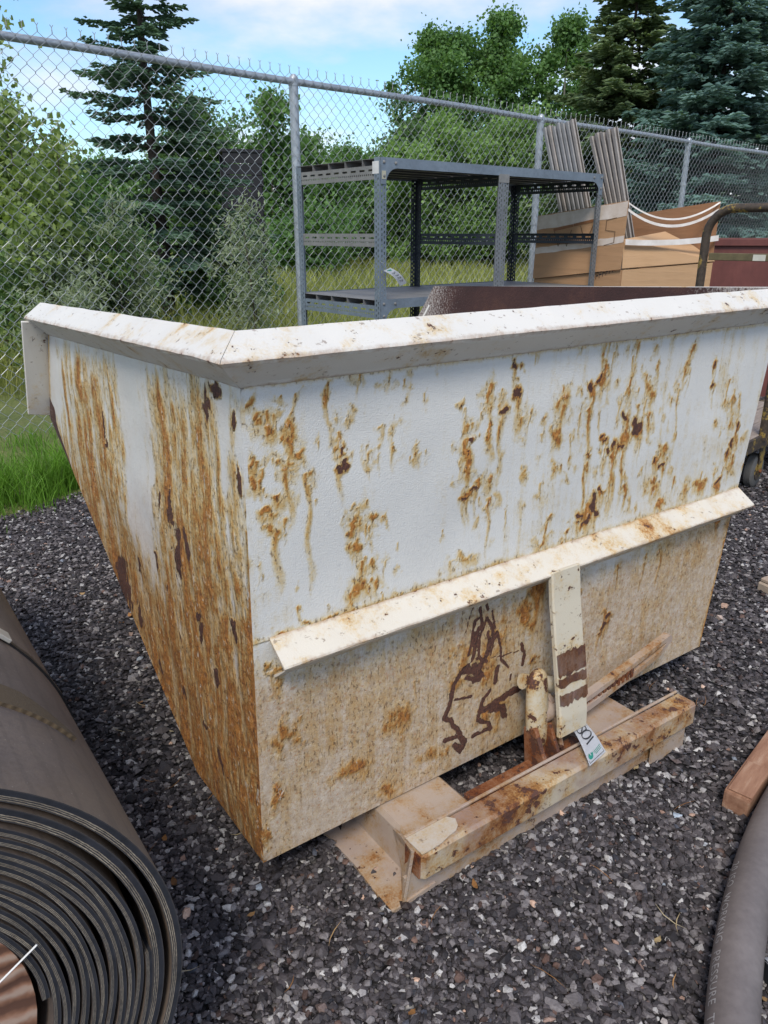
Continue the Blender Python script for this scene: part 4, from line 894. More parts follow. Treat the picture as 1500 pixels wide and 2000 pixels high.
def post_holes(L, W):
    h = []
    x = .03
    while x < L - .04:
        h.append((x, x + .013, W * .60, W * .60 + .0075)); x += .026
    x = .043
    while x < L - .04:
        h.append((x, x + .013, W * .22, W * .22 + .0065)); x += .026
    return h
def merge_rows(hs): return hs
def frame(o, ex, ey): ex, ey = Vector(ex).normalized(), Vector(ey).normalized(); ez = ex.cross(ey); m = Matrix((ex, ey, ez)).transposed().to_4x4(); m.translation = Vector(o); return m
def angle_post(x, y, sx, sy, L, mat, name='post', W=.042, th=.0022):
    """L section standing at corner (x,y); flanges run sx along x and sy along y"""
    bm = bmesh.new(); hs = [(a, b, c, d) for a, b, c, d in post_holes(L, W)]
    r1 = [h for h in hs if h[2] > W * .4]; r2 = [h for h in hs if h[2] <= W * .4]
    perf(bm, L, W * .45, r2, th, frame((x, y, 0), (0, 0, 1), (sx, 0, 0))); perf(bm, L, W * .55, [(a, b, c - W * .45, d - W * .45) for a, b, c, d in r1], th, frame((x + sx * W * .45, y, 0), (0, 0, 1), (sx, 0, 0)))
    perf(bm, L, W * .45, r2, th, frame((x, y, 0), (0, 0, 1), (0, sy, 0))); perf(bm, L, W * .55, [(a, b, c - W * .45, d - W * .45) for a, b, c, d in r1], th, frame((x, y + sy * W * .45, 0), (0, 0, 1), (0, sy, 0)))
    o = fin(bm, name, mat, RACK); return o
def brace(x, z, y0, y1, mat, up=True, H=.062, side=1):
    """slotted angle between front and rear post, running along y"""
    L = y1 - y0; bm = bmesh.new(); slots = []; a = .05
    while a < L - .08: slots.append((a, a + .042, H * .62, H * .62 + .009)); a += .072
    dots = []; a = .02
    while a < L - .02: dots.append((a, a + .008, .018, .026)); a += .0165
    perf(bm, L, H * .5, [d for d in dots], .002, frame((x, y0, z), (0, 1, 0), (0, 0, 1)))
    perf(bm, L, H * .5, [(p, q, r_ - H * .5, s_ - H * .5) for p, q, r_, s_ in slots], .002, frame((x, y0, z + H * .5), (0, 1, 0), (0, 0, 1)))
    add_box(bm, (x - (.03 if side > 0 else 0), y0, z + H), (x + (.03 if side < 0 else 0) + .002, y1, z + H + .002))
    return fin(bm, 'brace', mat, RACK)
XS = [0.0, RW1, RW1 + RW2]
angle_post(0, 0, 1, 1, RZT, M['rack']); angle_post(0, RD, 1, -1, RZT - .01, M['rack'])
angle_post(XS[1] + .001, -.001, -1, 1, RZT - .035, M['rack_mid']); angle_post(XS[1] + .005, -.001, 1, 1, RZT - .035, M['rack_mid'])
angle_post(XS[1] + .002, RD, 1, -1, RZT - .01, M['rack_shaded']); angle_post(XS[1] - .002, RD, -1, -1, RZT - .01, M['rack_shaded'])
angle_post(XS[2], 0, -1, 1, RZT, M['rack_mid']); angle_post(XS[2], RD, -1, -1, RZT - .01, M['rack_shaded'])
for x, sd in ((.003, -1), (XS[1] + .003, -1), (XS[2] - .005, 1)):
    for z, mt in ((RZT - .10, 'rack_worn' if x < .1 else 'rack_shaded'), (1.03, 'rack_worn' if x < .1 else 'rack_shaded'), (RZS - .098, 'rack')):
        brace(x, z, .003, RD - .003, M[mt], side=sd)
# shelves: each deck is folded channel planks side by side, with a front beam and gussets
def deck(z, x0, x1, nplank=5):
    w_ = (RD - .008) / nplank; hgt = .036
    for k in range(nplank):
        y0 = .004 + k * w_; y1 = y0 + w_ - .002; t_ = .0016
        prof = [(y0, z), (y0, z - hgt), (y0 + .018, z - hgt), (y0 + .018, z - hgt + t_), (y0 + t_, z - hgt + t_), (y0 + t_, z - t_), (y1 - t_, z - t_), (y1 - t_, z - hgt + t_), (y1 - .014, z - hgt + t_), (y1 - .014, z - hgt), (y1, z - hgt), (y1, z)]
        bm = bmesh.new(); add_prism(bm, prof, (x1 - x0, 0, 0), (x0, 0, 0), (0, 1, 0), (0, 0, 1)); fin(bm, 'deck_plank', M['deck_steel'], RACK)
def front_beam(z, x0, x1, y, H=.048):
    g = .075; n = 7; sgn = 1
    def arc(xc, dirx): return [(xc + dirx * (g - g * math.cos(R(90 * k / n))), z - H - g + g * math.sin(R(90 * k / n))) for k in range(n + 1)]
    left = [(x0 + .036 + (g - g * math.cos(R(90 * k / n))), z - H - g + g * math.sin(R(90 * k / n))) for k in range(n + 1)]
    right = [(x1 - .036 - (g - g * math.cos(R(90 * k / n))), z - H - g + g * math.sin(R(90 * k / n))) for k in range(n + 1)]
    bm = bmesh.new(); poly = [(x0 + .004, z), (x0 + .004, z - H - g)] + left + list(reversed(right)) + [(x1 - .004, z - H - g), (x1 - .004, z)]
    add_prism(bm, poly, (0, -.003 if y < .1 else .003, 0), (0, y, 0), (1, 0, 0), (0, 0, 1)); b = fin(bm, 'shelf_beam', M['rack'], RACK)
    bm = bmesh.new(); yb = y - .003 if y < .1 else y + .003
    for bx in (x0 + .022, x0 + .10, x1 - .10, x1 - .022):
        for bz in (z - .022, z - .085) if (abs(bx - x0) < .03 or abs(bx - x1) < .03) else (z - .024,): add_bolt(bm, (bx, yb, bz), (0, -1 if y < .1 else 1, 0), .008, .006)
    fin(bm, 'bolt_heads', M['rack_worn'], b, 40); return b
for z in (RZT, RZS, .16):
    deck(z - .004, .006, XS[1] - .003); deck(z - .004, XS[1] + .010, XS[2] - .006)
    front_beam(z, 0, XS[2], -.0015); front_beam(z, 0, XS[2], RD + .002)
o = box_obj('post_cap_plate', (XS[1] - .040, -.0048, RZT - .085), (XS[1] + .046, -.0018, RZT - .040), M['rack_worn'], RACK, .0005)
for z_ in (0, .0): pass
box_obj('white_sticker', (-.0035, .006, RZT - .075), (-.0008, .055, RZT - .018), plain('grey_white_sticker', (.58, .57, .55), .6), RACK)
box_obj('round_sticker', (.008, -.0062, RZT - .10), (.034, -.0052, RZT - .062), plain('tan_sticker', (.42, .40, .30), .6), RACK)

# paper tag wired to the rack's front post
q0, q1, q2, q3 = [onplane(x, y, np.array([RX[0], RX[1], 0]) - np.array([-math.sin(RYAW), math.cos(RYAW), 0]) * .03, np.array([-math.sin(RYAW), math.cos(RYAW), 0])) for x, y in ((749, 529), (762, 523), (794, 553), (781, 559))]
RT = thing('lot_tag', 'curled white paper tag numbered 5322 hanging from rack post', 'tag', tuple(q0))
Q = [Vector(q - q0) for q in (q0, q1, q2, q3)]
rn_ = Vector((math.sin(RYAW), -math.cos(RYAW), 0))
def tagf2(a, b):
    """a along 0..1 , b across 0..1"""
    p = (Q[0] * (1 - b) + Q[1] * b) * (1 - a) + (Q[3] * (1 - b) + Q[2] * b) * a
    return p + rn_ * (.012 * math.sin(a * 3.1)) + Vector((0, 0, .010 * math.sin(a * 3.14))), rn_
bm = bmesh.new(); g = [[bm.verts.new(tagf2(i / 10, j / 2)[0]) for i in range(11)] for j in range(3)]
for j in range(2):
    for i in range(10): bm.faces.new([g[j][i], g[j][i + 1], g[j + 1][i + 1], g[j + 1][i]])
bmesh.ops.solidify(bm, geom=list(bm.faces), thickness=.0005); fin(bm, 'paper', M['white_label'], RT)
dg = {'5': [(.9, .9), (.2, .9), (.2, .55), (.7, .55), (.85, .3), (.5, .1), (.15, .15)], '3': [(.15, .85), (.6, .9), (.8, .7), (.45, .52), (.85, .35), (.55, .1), (.15, .15)], '2': [(.15, .75), (.5, .92), (.8, .7), (.2, .12), (.85, .12)]}
st = []
for k, ch_ in enumerate('5322'): st.append([(.28 + .155 * k + .125 * p[0], .28 + .5 * p[1]) for p in dg[ch_]])
strokes_obj('handwritten_number', st, tagf2, .028, M['ink'], RT, .0016)
strokes_obj('printed_emblem', [[(.08, .3), (.10, .75)], [(.12, .4), (.15, .7)]], tagf2, .05, M['green_ink'], RT, .0016)
bm = bmesh.new(); add_tube(bm, [Q[0] * .5 + Q[1] * .5, Q[0] * .5 + Q[1] * .5 + Vector((-.016, -.004, .03)), Q[0] * .5 + Q[1] * .5 + Vector((-.040, .015, .038))], .0012, 5); fin(bm, 'tie_wire', M['wire'], RT)

# ------------------------------------------------------------------ big cardboard box with steel channels in it
def card(name, c1, c2):
    t = NT(name); n = t.noise(5, 6, .6); co = t.wave(120, .5, None, 'BANDS', 'Z', 1); cr_ = t.noise(2.2, 5, .6, co=t.map(t.co, (.7, .7, 6)))
    c = t.mix(n, c1, c2); c = t.mix(t.math('MULTIPLY', t.step(cr_, .55, .62), .22), c, tuple(x * .62 for x in c1)); c = t.mix(t.math('MULTIPLY', co, .07), c, (.12, .06, .03))
    return t.done(c, .85, 0, t.bump(t.math('ADD', cr_, t.math('MULTIPLY', co, .05)), .5, .02))
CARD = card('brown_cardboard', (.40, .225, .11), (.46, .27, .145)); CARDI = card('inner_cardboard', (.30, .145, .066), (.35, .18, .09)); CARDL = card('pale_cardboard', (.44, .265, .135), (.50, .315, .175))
t = NT('clear_tape'); n = t.noise(14, 5); TAPE = t.done(t.ramp(n, [(.3, (.50, .40, .32)), (.7, (.66, .58, .52))]), .25, 0, t.bump(n, .3, .004))
t = NT('white_tape'); n = t.noise(14, 5); TAPEW = t.done(t.ramp(n, [(.3, (.50, .45, .40)), (.7, (.66, .62, .58))]), .3, 0, t.bump(n, .3, .004))
BN = np.array([1.554, 5.25]); BL = np.array([1.09, 5.80]); BR = np.array([2.14, 5.26]); BF = BL + BR - BN
BOX = thing('cardboard_box', 'large open brown cardboard box taped round beside the rack', 'box', (BN[0], BN[1], 0))
b3 = lambda p, z: Vector((p[0] - BN[0], p[1] - BN[1], z))
def lerp2(a, b, t): return a * (1 - t) + b * t
zc_n, zc_l, zt_n, zt_l, zt_r, zt_f, zc_r = .870, .782, 1.290, 1.209, 1.287, 1.205, .915
slab_obj('side_panel_lower', [b3(BL, .002), b3(BN, .002), b3(BN, zc_n), b3(BL, zc_l)], .006, CARD, BOX)
# upper panel bulges out slightly over the crease
e_ = np.array([-.012, -.010])
slab_obj('side_panel_upper', [b3(BL + e_, zc_l + .004), b3(BN + e_, zc_n + .004), b3(BN, zt_n), b3(BL, zt_l)], .006, CARD, BOX)
slab_obj('front_panel', [b3(BN, .002), b3(BR, .002), b3(BR, zc_r), b3(BN, zc_n)], .006, CARDL, BOX)
# upper front half folded inwards and down on the contents
mid1, mid2 = lerp2(BN, BL, .26), lerp2(BR, BF, .20)
slab_obj('folded_flap', [b3(BN + np.array([-.004, -.006]), zc_n + .006), b3(BR + np.array([.012, -.008]), zc_r + .006), b3(lerp2(BN, BR, .86) + np.array([-.02, .10]), zc_r + .100), b3(lerp2(BN, BR, .60) + np.array([-.03, .20]), zc_n + .232), b3(BN + np.array([-.002, .03]), zc_n + .185)], .006, CARDL, BOX)
slab_obj('side_panel', [b3(BR, .002), b3(BF, .002), b3(BF, zt_f), b3(BR, zt_r)], -.006, CARDI, BOX)
slab_obj('back_panel', [b3(BF, .002), b3(BL, .002), b3(BL, zt_l), b3(BF, zt_f)], -.006, CARDI, BOX)
slab_obj('floor_panel', [b3(BN, .003), b3(BR, .003), b3(BF, .003), b3(BL, .003)], .004, CARD, BOX)
on = np.array([-(BN - BL)[1], (BN - BL)[0]]); on /= -np.linalg.norm(on)
def panel_pt(a, b, out=.0075):
    """a: 0 far-left .. 1 near corner; b: 0 crease .. 1 top, on the left upper panel"""
    p = lerp2(BL, BN, a) + e_ * (1 - b) + np.array([-.766, -.643]) * out; z = (zc_l * (1 - a) + zc_n * a) * (1 - b) + (zt_l * (1 - a) + zt_n * a) * b
    return b3(p, z)
for b0_, b1_ in ((.78, .99), (.40, .50)):
    bm = bmesh.new(); n = 12; lo = [bm.verts.new(panel_pt(k / n, b0_ + .006 * math.sin(k * 1.7))) for k in range(n + 1)]; hi = [bm.verts.new(panel_pt(k / n, b1_ + .006 * math.sin(k * 2.3))) for k in range(n + 1)]
    for k in range(n): bm.faces.new([lo[k], lo[k + 1], hi[k + 1], hi[k]])
    me = bpy.data.meshes.new('tape_strip'); bm.to_mesh(me); bm.free(); link('tape_strip', me, TAPE, BOX)
def sag_tape(name, p0, p1, w0, sag, n=16, thick=.03):
    bm = bmesh.new(); rows = []
    for k in range(n + 1):
        u_ = k / n; p = p0.lerp(p1, u_) + Vector((0, -.004, -sag * 4 * u_ * (1 - u_))); rows.append((bm.verts.new(p), bm.verts.new(p + Vector((0, .004, w0)))))
    for a, b in zip(rows, rows[1:]): bm.faces.new([a[0], b[0], b[1], a[1]])
    me = bpy.data.meshes.new(name); bm.to_mesh(me); bm.free(); return link(name, me, TAPEW, BOX)
sag_tape('loose_tape', b3(BN, zt_n - .02), b3(BR, zt_r - .01), .011, .10); sag_tape('loose_tape', b3(BN, zt_n - .062), b3(BR, zt_r - .055), .017, .10)
sag_tape('tape_strip', b3(BN + np.array([0, -.01]), zc_n + .155), b3(BR + np.array([.006, -.03]), zc_r + .135), .034, .014)
pfr = lambda a, b: (panel_pt(a, b, .0085), Vector((-.766, -.643, 0)))
for ltr in ([(.22, .72), (.28, .48), (.33, .66), (.38, .46), (.42, .70)], [(.52, .74), (.59, .46), (.67, .76)], [(.90, .78), (.80, .77), (.80, .62), (.90, .58), (.90, .42), (.80, .40)]): strokes_obj('marker_letter', [ltr], pfr, .009, M['pencil'], BOX, .0005)
strokes_obj('brown_label_tape', [[(.22, .745), (.42, .765)], [(.45, .77), (.68, .795)]], pfr, .042, plain('brown_tape', (.24, .10, .04), .6), BOX, .0004)
lfr = lambda a, b: (b3(lerp2(BL, BN, a) + np.array([-.766, -.643]) * .0085, b), Vector((-.766, -.643, 0)))
st = []
for k in range(7): st += [[(.70 + .035 * k, .795 + .01 * k), (.70 + .035 * k, .818 + .01 * k)], [(.705 + .035 * k, .817 + .01 * k), (.72 + .035 * k, .818 + .01 * k)]]
strokes_obj('printed_word', st, lfr, .006, M['ink'], BOX, .0004)

def channel(base, top, width, depth, mat, label, flipz, holes=True):
    base, top = Vector(base), Vector(top); zax = (top - base); L = zax.length; zax.normalize()
    xax = Vector((math.cos(flipz), math.sin(flipz), 0)); xax = (xax - zax * xax.dot(zax)).normalized(); yax = zax.cross(xax)
    m = Matrix((xax, yax, zax)).transposed().to_4x4(); m.translation = base
    o = bpy.data.objects.new('steel_channel', None); C.objects.link(o); o.matrix_world = m; tag(o, label, 'steel channel', 'steel channels standing in the box')
    t_ = .002; bm = bmesh.new()
    hs = []; a = .03
    while a < L - .03: hs.append((a, a + .014, width * .38, width * .38 + .007)); a += .045
    perf(bm, L, width, hs if holes else [], t_, frame((0, 0, 0), (0, 0, 1), (1, 0, 0)))
    me_o = fin(bm, 'web', mat, o)
    for sx in (0, 1):
        bm = bmesh.new(); x = width * sx
        add_prism(bm, [(x - (t_ if sx else 0), .0), (x + (0 if sx else t_), .0), (x + (0 if sx else t_), depth), (x + (-.008 if sx else .008 + t_), depth), (x + (-.008 if sx else .008 + t_), depth + t_), (x - (t_ if sx else 0), depth + t_)], (0, 0, L), (0, 0, 0), (1, 0, 0), (0, -1, 0)); fin(bm, 'flange', mat, o)
    return o
ordn = ['leftmost', 'second', 'third', 'fourth', 'fifth', 'sixth', 'seventh', 'rightmost']
def put_channels(n, pxt0, pxt1, pyt0, pyt1, pxb0, pxb1, pyb, Y0, Y1, depthback, mats, which):
    for k in range(n):
        f_ = k / (n - 1); Y = Y0 + (Y1 - Y0) * f_
        T = onY(pxt0 + (pxt1 - pxt0) * f_, pyt0 + (pyt1 - pyt0) * f_ + random.uniform(-4, 4), Y + depthback); B = onY(pxb0 + (pxb1 - pxb0) * f_, pyb, Y + .0)
        d = T - B; B2 = T - d * (T[2] - .014) / d[2]
        lab = f'{"dusty tan" if mats[k] == "chan_tan" else "grey"} steel channel, {ordn[k] if k < n - 1 else "rightmost"} of the {which} bundle in the box'
        channel(B2, T, (pxt1 - pxt0) / max(1, n) * Y / 1500 * 1.12, .022, M[mats[k]], lab, .35, mats[k] == 'chan_tan')
put_channels(7, 1060, 1113, 252, 238, 1090, 1143, 402, 5.76, 5.62, .04, ['chan', 'chan_tan', 'chan', 'chan', 'chan', 'chan', 'chan_tan'], 'left')
put_channels(5, 1151, 1194, 268, 254, 1181, 1217, 400, 5.56, 5.46, .02, ['chan_tan'] * 5, 'right')

# ------------------------------------------------------------------ platform cart at the right
CC_ = np.array([1.50, 3.10]); CDIR = np.array([math.cos(R(46)), math.sin(R(46))]); CPER = np.array([-CDIR[1], CDIR[0]]); DZ = .275
CART = thing('platform_cart', 'old platform cart with wooden deck and yellow-black tube handle', 'cart', (CC_[0], CC_[1], 0), R(46))
CL, CW = .95, .40
t = NT('weathered_deck_wood'); n = t.noise(10, 7, .65, co=t.map(t.co, (1, 9, 9))); DECKW = t.done(t.ramp(n, [(.3, (.17, .13, .105)), (.55, (.27, .215, .175)), (.75, (.36, .30, .255))]), .9, 0, t.bump(n, .5, .005))
def yellow_black():
    t = NT('worn_yellow_paint'); n = t.noise(14, 7, .68); f = t.noise(90, 4)
    m = t.step(t.math('ADD', n, t.math('MULTIPLY', t.math('SUBTRACT', f, .5), .15)),   .53, .58)
    return t.done(t.mix(m, t.ramp(f, [(.3, (.030, .022, .016)), (.7, (.075, .052, .034))]), (.27, .18, .04)), .6, .1, t.bump(n, .3, .003))
YB = yellow_black()
for k in range(4):
    y0 = .004 + k * CW / 4; bm = bmesh.new(); add_box(bm, (.012, y0, DZ - .03), (CL - .012, y0 + CW / 4 - .004, DZ), .003); fin(bm, 'deck_plank', DECKW, CART)
for lo, hi in (((0, -.010, DZ - .055), (CL, .003, DZ + .003)), ((0, CW - .001, DZ - .055), (CL, CW + .010, DZ + .003)), ((-.002, .003, DZ - .055), (.010, CW - .001, DZ + .003)), ((CL - .010, .003, DZ - .055), (CL + .002, CW - .001, DZ + .003))):
    box_obj('deck_rim', lo, hi, YB, CART, .002)
WR = .078; rubber = plain('grey_caster_rubber', (.10, .095, .09), .7, 0, .15)
for wx in (.33, CL - .12):
    for wy in (.052, CW - .052):
        cz = WR; bm = bmesh.new(); add_tube(bm, [(wx, wy - .020, cz), (wx, wy - .014, cz), (wx, wy + .014, cz), (wx, wy + .020, cz)], WR, 28, True, [WR * .90, WR, WR, WR * .90]); wh = fin(bm, 'wheel', rubber, CART, 40)
        bm = bmesh.new(); add_tube(bm, [(wx, wy - .023, cz), (wx, wy + .023, cz)], WR * .55, 20); fin(bm, 'hub', YB, wh, 40)
        bm = bmesh.new(); add_tube(bm, [(wx, wy - .036, cz), (wx, wy + .036, cz)], .009, 10); fin(bm, 'axle_bolt', M['rustbar'], wh)
        for sy in (-1, 1):
            bm = bmesh.new(); add_slab(bm, [(wx - .018, wy + sy * .028, cz - .014), (wx + .018, wy + sy * .028, cz - .014), (wx + .045, wy + sy * .028, DZ - .04), (wx - .04, wy + sy * .028, DZ - .04)], .004 * sy); fin(bm, 'fork', YB, CART)
        box_obj('caster_plate', (wx - .055, wy - .042, DZ - .040), (wx + .055, wy + .042, DZ - .031), YB, CART)
def handle(y0, y1, ztop, x=.020, r=.018):
    rad = .11; pts = [(x, y1, DZ - .02), (x, y1, ztop - rad)]
    pts += [(x, y1 - rad + rad * math.cos(R(a)), ztop - rad + rad * math.sin(R(a))) for a in range(10, 91, 10)]
    pts += [(x, y0 + rad - rad * math.sin(R(a)), ztop - rad + rad * math.cos(R(a))) for a in range(0, 91, 10)] + [(x, y0, DZ - .02)]
    return tube_obj('handle_tube', pts, r, YB, CART, 16, 60)
handle(-.005, CW - .04, 1.195, .20)
box_obj('handle_crossbar', (.192, .018, .988), (.206, CW - .064, 1.018), plain('olive_bar_paint', (.12, .095, .045), .55, .1, .3, 25), CART, .002)
box_obj('paper_label', (.1895, .10, .990), (.1915, .15, 1.014), plain('cream_label', (.52, .50, .42), .6), CART)

# ------------------------------------------------------------------ maroon steel bin behind the cart
BIN = thing('steel_bin', 'maroon painted steel bin with folded rim behind the cart', 'bin', (2.12, 5.47, 0), R(-6))
t = NT('maroon_paint'); n = t.noise(4, 6, .6); f = t.noise(25, 5, .6, co=t.map(t.co, (1, 1, .4))); MAR = t.done(t.ramp(t.math('ADD', t.math('MULTIPLY', n, .6), t.math('MULTIPLY', f, .4)), [(.3, (.085, .022, .018)), (.55, (.135, .038, .030)), (.75, (.20, .075, .055))]), .6, 0, t.bump(f, .2, .004))
BWD, BDP, BH = 1.4, .9, 1.06
box_obj('front_wall', (0, 0, .06), (BWD, .006, BH - .04), MAR, BIN); box_obj('rear_wall', (0, BDP - .006, .06), (BWD, BDP, BH - .04), MAR, BIN)
box_obj('end_wall', (.0005, .0065, .06), (.006, BDP - .0065, BH - .04), MAR, BIN); box_obj('end_wall', (BWD - .006, .0065, .06), (BWD - .0005, BDP - .0065, BH - .04), MAR, BIN)
for lo, hi in (((-.012, -.022, BH - .045), (BWD + .012, .008, BH)), ((-.012, BDP - .008, BH - .045), (BWD + .012, BDP + .022, BH)), ((-.012, .009, BH - .045), (.010, BDP - .009, BH)), ((BWD - .010, .009, BH - .045), (BWD + .012, BDP - .009, BH))): box_obj('rim', lo, hi, MAR, BIN, .003)
box_obj('skid', (-.004, -.010, .002), (BWD + .004, .07, .20), MAR, BIN, .003); box_obj('skid', (-.004, BDP - .07, .002), (BWD + .004, BDP + .01, .20), MAR, BIN, .003)
box_obj('bin_floor', (.007, .071, .10), (BWD - .007, BDP - .071, .106), MAR, BIN)

# ------------------------------------------------------------------ grass
GR = leafmat('verge_grass', (.060, .125, .016), (.165, .330, .040), .4); GM = leafmat('meadow_grass_blades', (.130, .160, .040), (.360, .380, .125), .4)
def blades(P, h, wd, lean, seg=3):
    N = len(P); az = rng.random(N) * 2 * math.pi; ln = lean * (.3 + rng.random(N)); hh = h * (.55 + .6 * rng.random(N)); fa = rng.random(N) * 2 * math.pi
    V = np.zeros((N, seg * 2 + 1, 3)); 
    for j in range(seg + 1):
        f_ = j / seg; c = np.stack([P[:, 0] + np.cos(az) * ln * hh * f_ ** 2, P[:, 1] + np.sin(az) * ln * hh * f_ ** 2, hh * f_ * (1 - .25 * ln * f_)], 1)
        if j < seg:
            ww = wd * (1 - .6 * f_) / 2; V[:, 2 * j] = c - np.stack([np.cos(fa) * ww, np.sin(fa) * ww, 0 * fa], 1); V[:, 2 * j + 1] = c + np.stack([np.cos(fa) * ww, np.sin(fa) * ww, 0 * fa], 1)
        else: V[:, 2 * seg] = c
    k = seg * 2 + 1; f = []
    for j in range(seg - 1): f += [(2 * j, 2 * j + 1, 2 * j + 3), (2 * j, 2 * j + 3, 2 * j + 2)]
    f.append((2 * seg - 2, 2 * seg - 1, 2 * seg)); f = np.array(f)
    F = (f[None] + k * np.arange(N)[:, None, None]).reshape(-1, 3)
    return V.reshape(-1, 3), F, np.repeat(rng.beta(2, 2.2, N), k)
def tufts(n, sfun, spread, per):
    c = sfun(n); P = np.repeat(c, per, 0) + rng.normal(0, spread, (n * per, 2)); return P
def verge_s(n):
    s = -4.5 + 7.0 * rng.random(n) ** 1.0; o = rng.random(n); lim = verge_edge(s); off = lim * (1 - o ** 1.7) - .15 * (rng.random(n) < .3)
    return np.stack([FP[0] + FD[0] * s + FN[0] * off, FP[1] + FD[1] * s + FN[1] * off], 1)
A1 = blades(tufts(620, verge_s, .035, 24), .15, .0042, .55); A2 = blades(tufts(300, verge_s, .10, 20), .07, .005, .5)
def edge_s(n):
    s = -4.2 + 6.0 * rng.random(n); off = verge_edge(s) - .10 - .16 * rng.random(n); return np.stack([FP[0] + FD[0] * s + FN[0] * off, FP[1] + FD[1] * s + FN[1] * off], 1)
A3 = blades(tufts(190, edge_s, .030, 46), .235, .0042, .62)
VV, FF, TT, off = [], [], [], 0
for v, f, t_ in (A1, A2, A3): VV.append(v); FF.append(f + off); TT.append(t_); off += len(v)
tag(mesh_np('verge_grass', np.concatenate(VV), np.concatenate(FF), GR, attrs={'tint': np.concatenate(TT)}), 'bright green tufted grass along the foot of the fence', 'grass', kind='stuff')
def meadow_s(n):
    r = 6.0 + 34 * rng.random(n) ** 1.5; th = R(50) + rng.random(n) * R(72); P = np.stack([r * np.cos(th), r * np.sin(th)], 1)
    return P[fdist(P[:, 0], P[:, 1]) < -.1]
c = meadow_s(6500); dist = np.hypot(c[:, 0], c[:, 1]); per = 8
P = np.repeat(c, per, 0) + rng.normal(0, .11, (len(c) * per, 2)); d_ = np.repeat(dist, per)
V, F, T = blades(P, .40, .007 + .0011 * np.clip(d_ - 6, 0, 40), .6); T = np.clip(T + .25 * np.sin(V[::1, 0] * 1.1)[:len(T)] * .3, 0, 1)
tag(mesh_np('meadow_grass', V, F, GM, attrs={'tint': T}), 'tall yellow-green meadow grass beyond the fence', 'grass', kind='stuff')

# ------------------------------------------------------------------ trees
def at(px, Y, z=1.5):
    wd = Y * math.cos(PITCH) + (1.1 - z) * math.sin(PITCH); return np.array([(px - 750) / FPX * wd, Y])
def ztop(px, py, Y): return float(onY(px, py, Y)[2])
def leaf_quads(Pc, size, tint, flat=.0, asp=.62):
    N = len(Pc); d = rng.normal(0, 1, (N, 3)); d /= np.linalg.norm(d, axis=1)[:, None]; a = rng.normal(0, 1, (N, 3)); a -= d * (a * d).sum(1)[:, None]; a /= np.linalg.norm(a, axis=1)[:, None]
    s = size * (.6 + .8 * rng.random(N))[:, None]; nrm = np.cross(d, a)
    V = np.stack([Pc - d * s * .5, Pc + a * s * asp * .5 + nrm * s * .08, Pc + d * s * .5, Pc - a * s * asp * .5 + nrm * s * .08], 1)
    F = np.arange(4 * N).reshape(N, 4); return V.reshape(-1, 3), F, np.repeat(tint, 4)
def limb_mesh(segs):
    bm = bmesh.new()
    for pts, r0, r1 in segs:
        n = len(pts); add_tube(bm, pts, r0, 6, True, [r0 + (r1 - r0) * k / (n - 1) for k in range(n)])
    return bm
def broadleaf(name, label, xy, h, wid, n, leaf, lm, bk, seed, crown0=.12, asp=.62, lean=0.0, shape=1.0, clump=.16, cat='tree', group=None, stems=1):
    r_ = np.random.default_rng(seed); T = thing(name, label, cat, (xy[0], xy[1], 0), 0, group)
    segs = []; tips = []; tr = max(.012, h * .012)
    for s_ in range(stems):
        bx, by = (r_.normal(0, .12 * wid, 2) if stems > 1 else (0, 0)); hh = h * (1 if s_ == 0 else r_.uniform(.6, .98)); lx, ly = r_.normal(0, .06 * wid + .05 * (stems > 1) * wid, 2)
        stem = [(bx + lx * f_ ** 1.3 + .02 * wid * math.sin(5 * f_ + s_) + lean * f_, by + ly * f_ ** 1.3, hh * f_ * .95) for f_ in np.linspace(0, 1, 9)]
        segs.append((stem, tr * (1 if stems == 1 else .6), tr * .15)); nb = max(5, int(26 / stems))
        for b in range(nb):
            f_ = crown0 + (1 - crown0) * (b + r_.random()) / nb; i = f_ * 8; k = min(7, int(i)); p0 = np.array(stem[k]) * (1 - (i - k)) + np.array(stem[k + 1]) * (i - k)
            prof = (math.sin(math.pi * min(1, max(.03, (f_ - crown0) / (1 - crown0) * .86 + .12))) ** .7) if shape > 0 else 1
            L = wid * .5 * prof * r_.uniform(.65, 1.12) / (1 if stems == 1 else 1.5); az = r_.random() * 6.28; up = r_.uniform(.25, .95)
            e = p0 + np.array([math.cos(az) * L, math.sin(az) * L, L * up]); m_ = (p0 + e) / 2 + np.array([0, 0, L * .06]); segs.append(([tuple(p0), tuple(m_), tuple(e)], tr * .32 * (1 - .6 * f_), tr * .05))
            for q in (.45, .65, .85, 1.0):
                for _ in range(2): tips.append(p0 + (e - p0) * q + r_.normal(0, .18 * L + .02, 3))
        for q in (.90, .95, 1.0): tips.append(np.array(stem[-1]) * q + np.array([0, 0, .0]))
    tips = np.array(tips); tips = tips[tips[:, 2] > .05]
    fin(limb_mesh(segs), 'trunk', bk, T, 60)
    idx = r_.integers(0, len(tips), n); ck = clump * wid * r_.uniform(.35, 1.25, len(tips)); Pc = tips[idx] + r_.normal(0, 1, (n, 3)) * ck[idx][:, None] * np.array([.55, .55, .5])
    ok = Pc[:, 2] > .03; Pc = Pc[ok]; idx = idx[ok]
    tone = r_.beta(2.2, 2.2, len(tips)); tint = np.clip(.55 * tone[idx] + .45 * r_.random(len(Pc)), 0, 1)
    V, F, t_ = leaf_quads(Pc, leaf, tint, asp=asp); mesh_np('crown', V, F, lm, T, attrs={'tint': t_}); return T
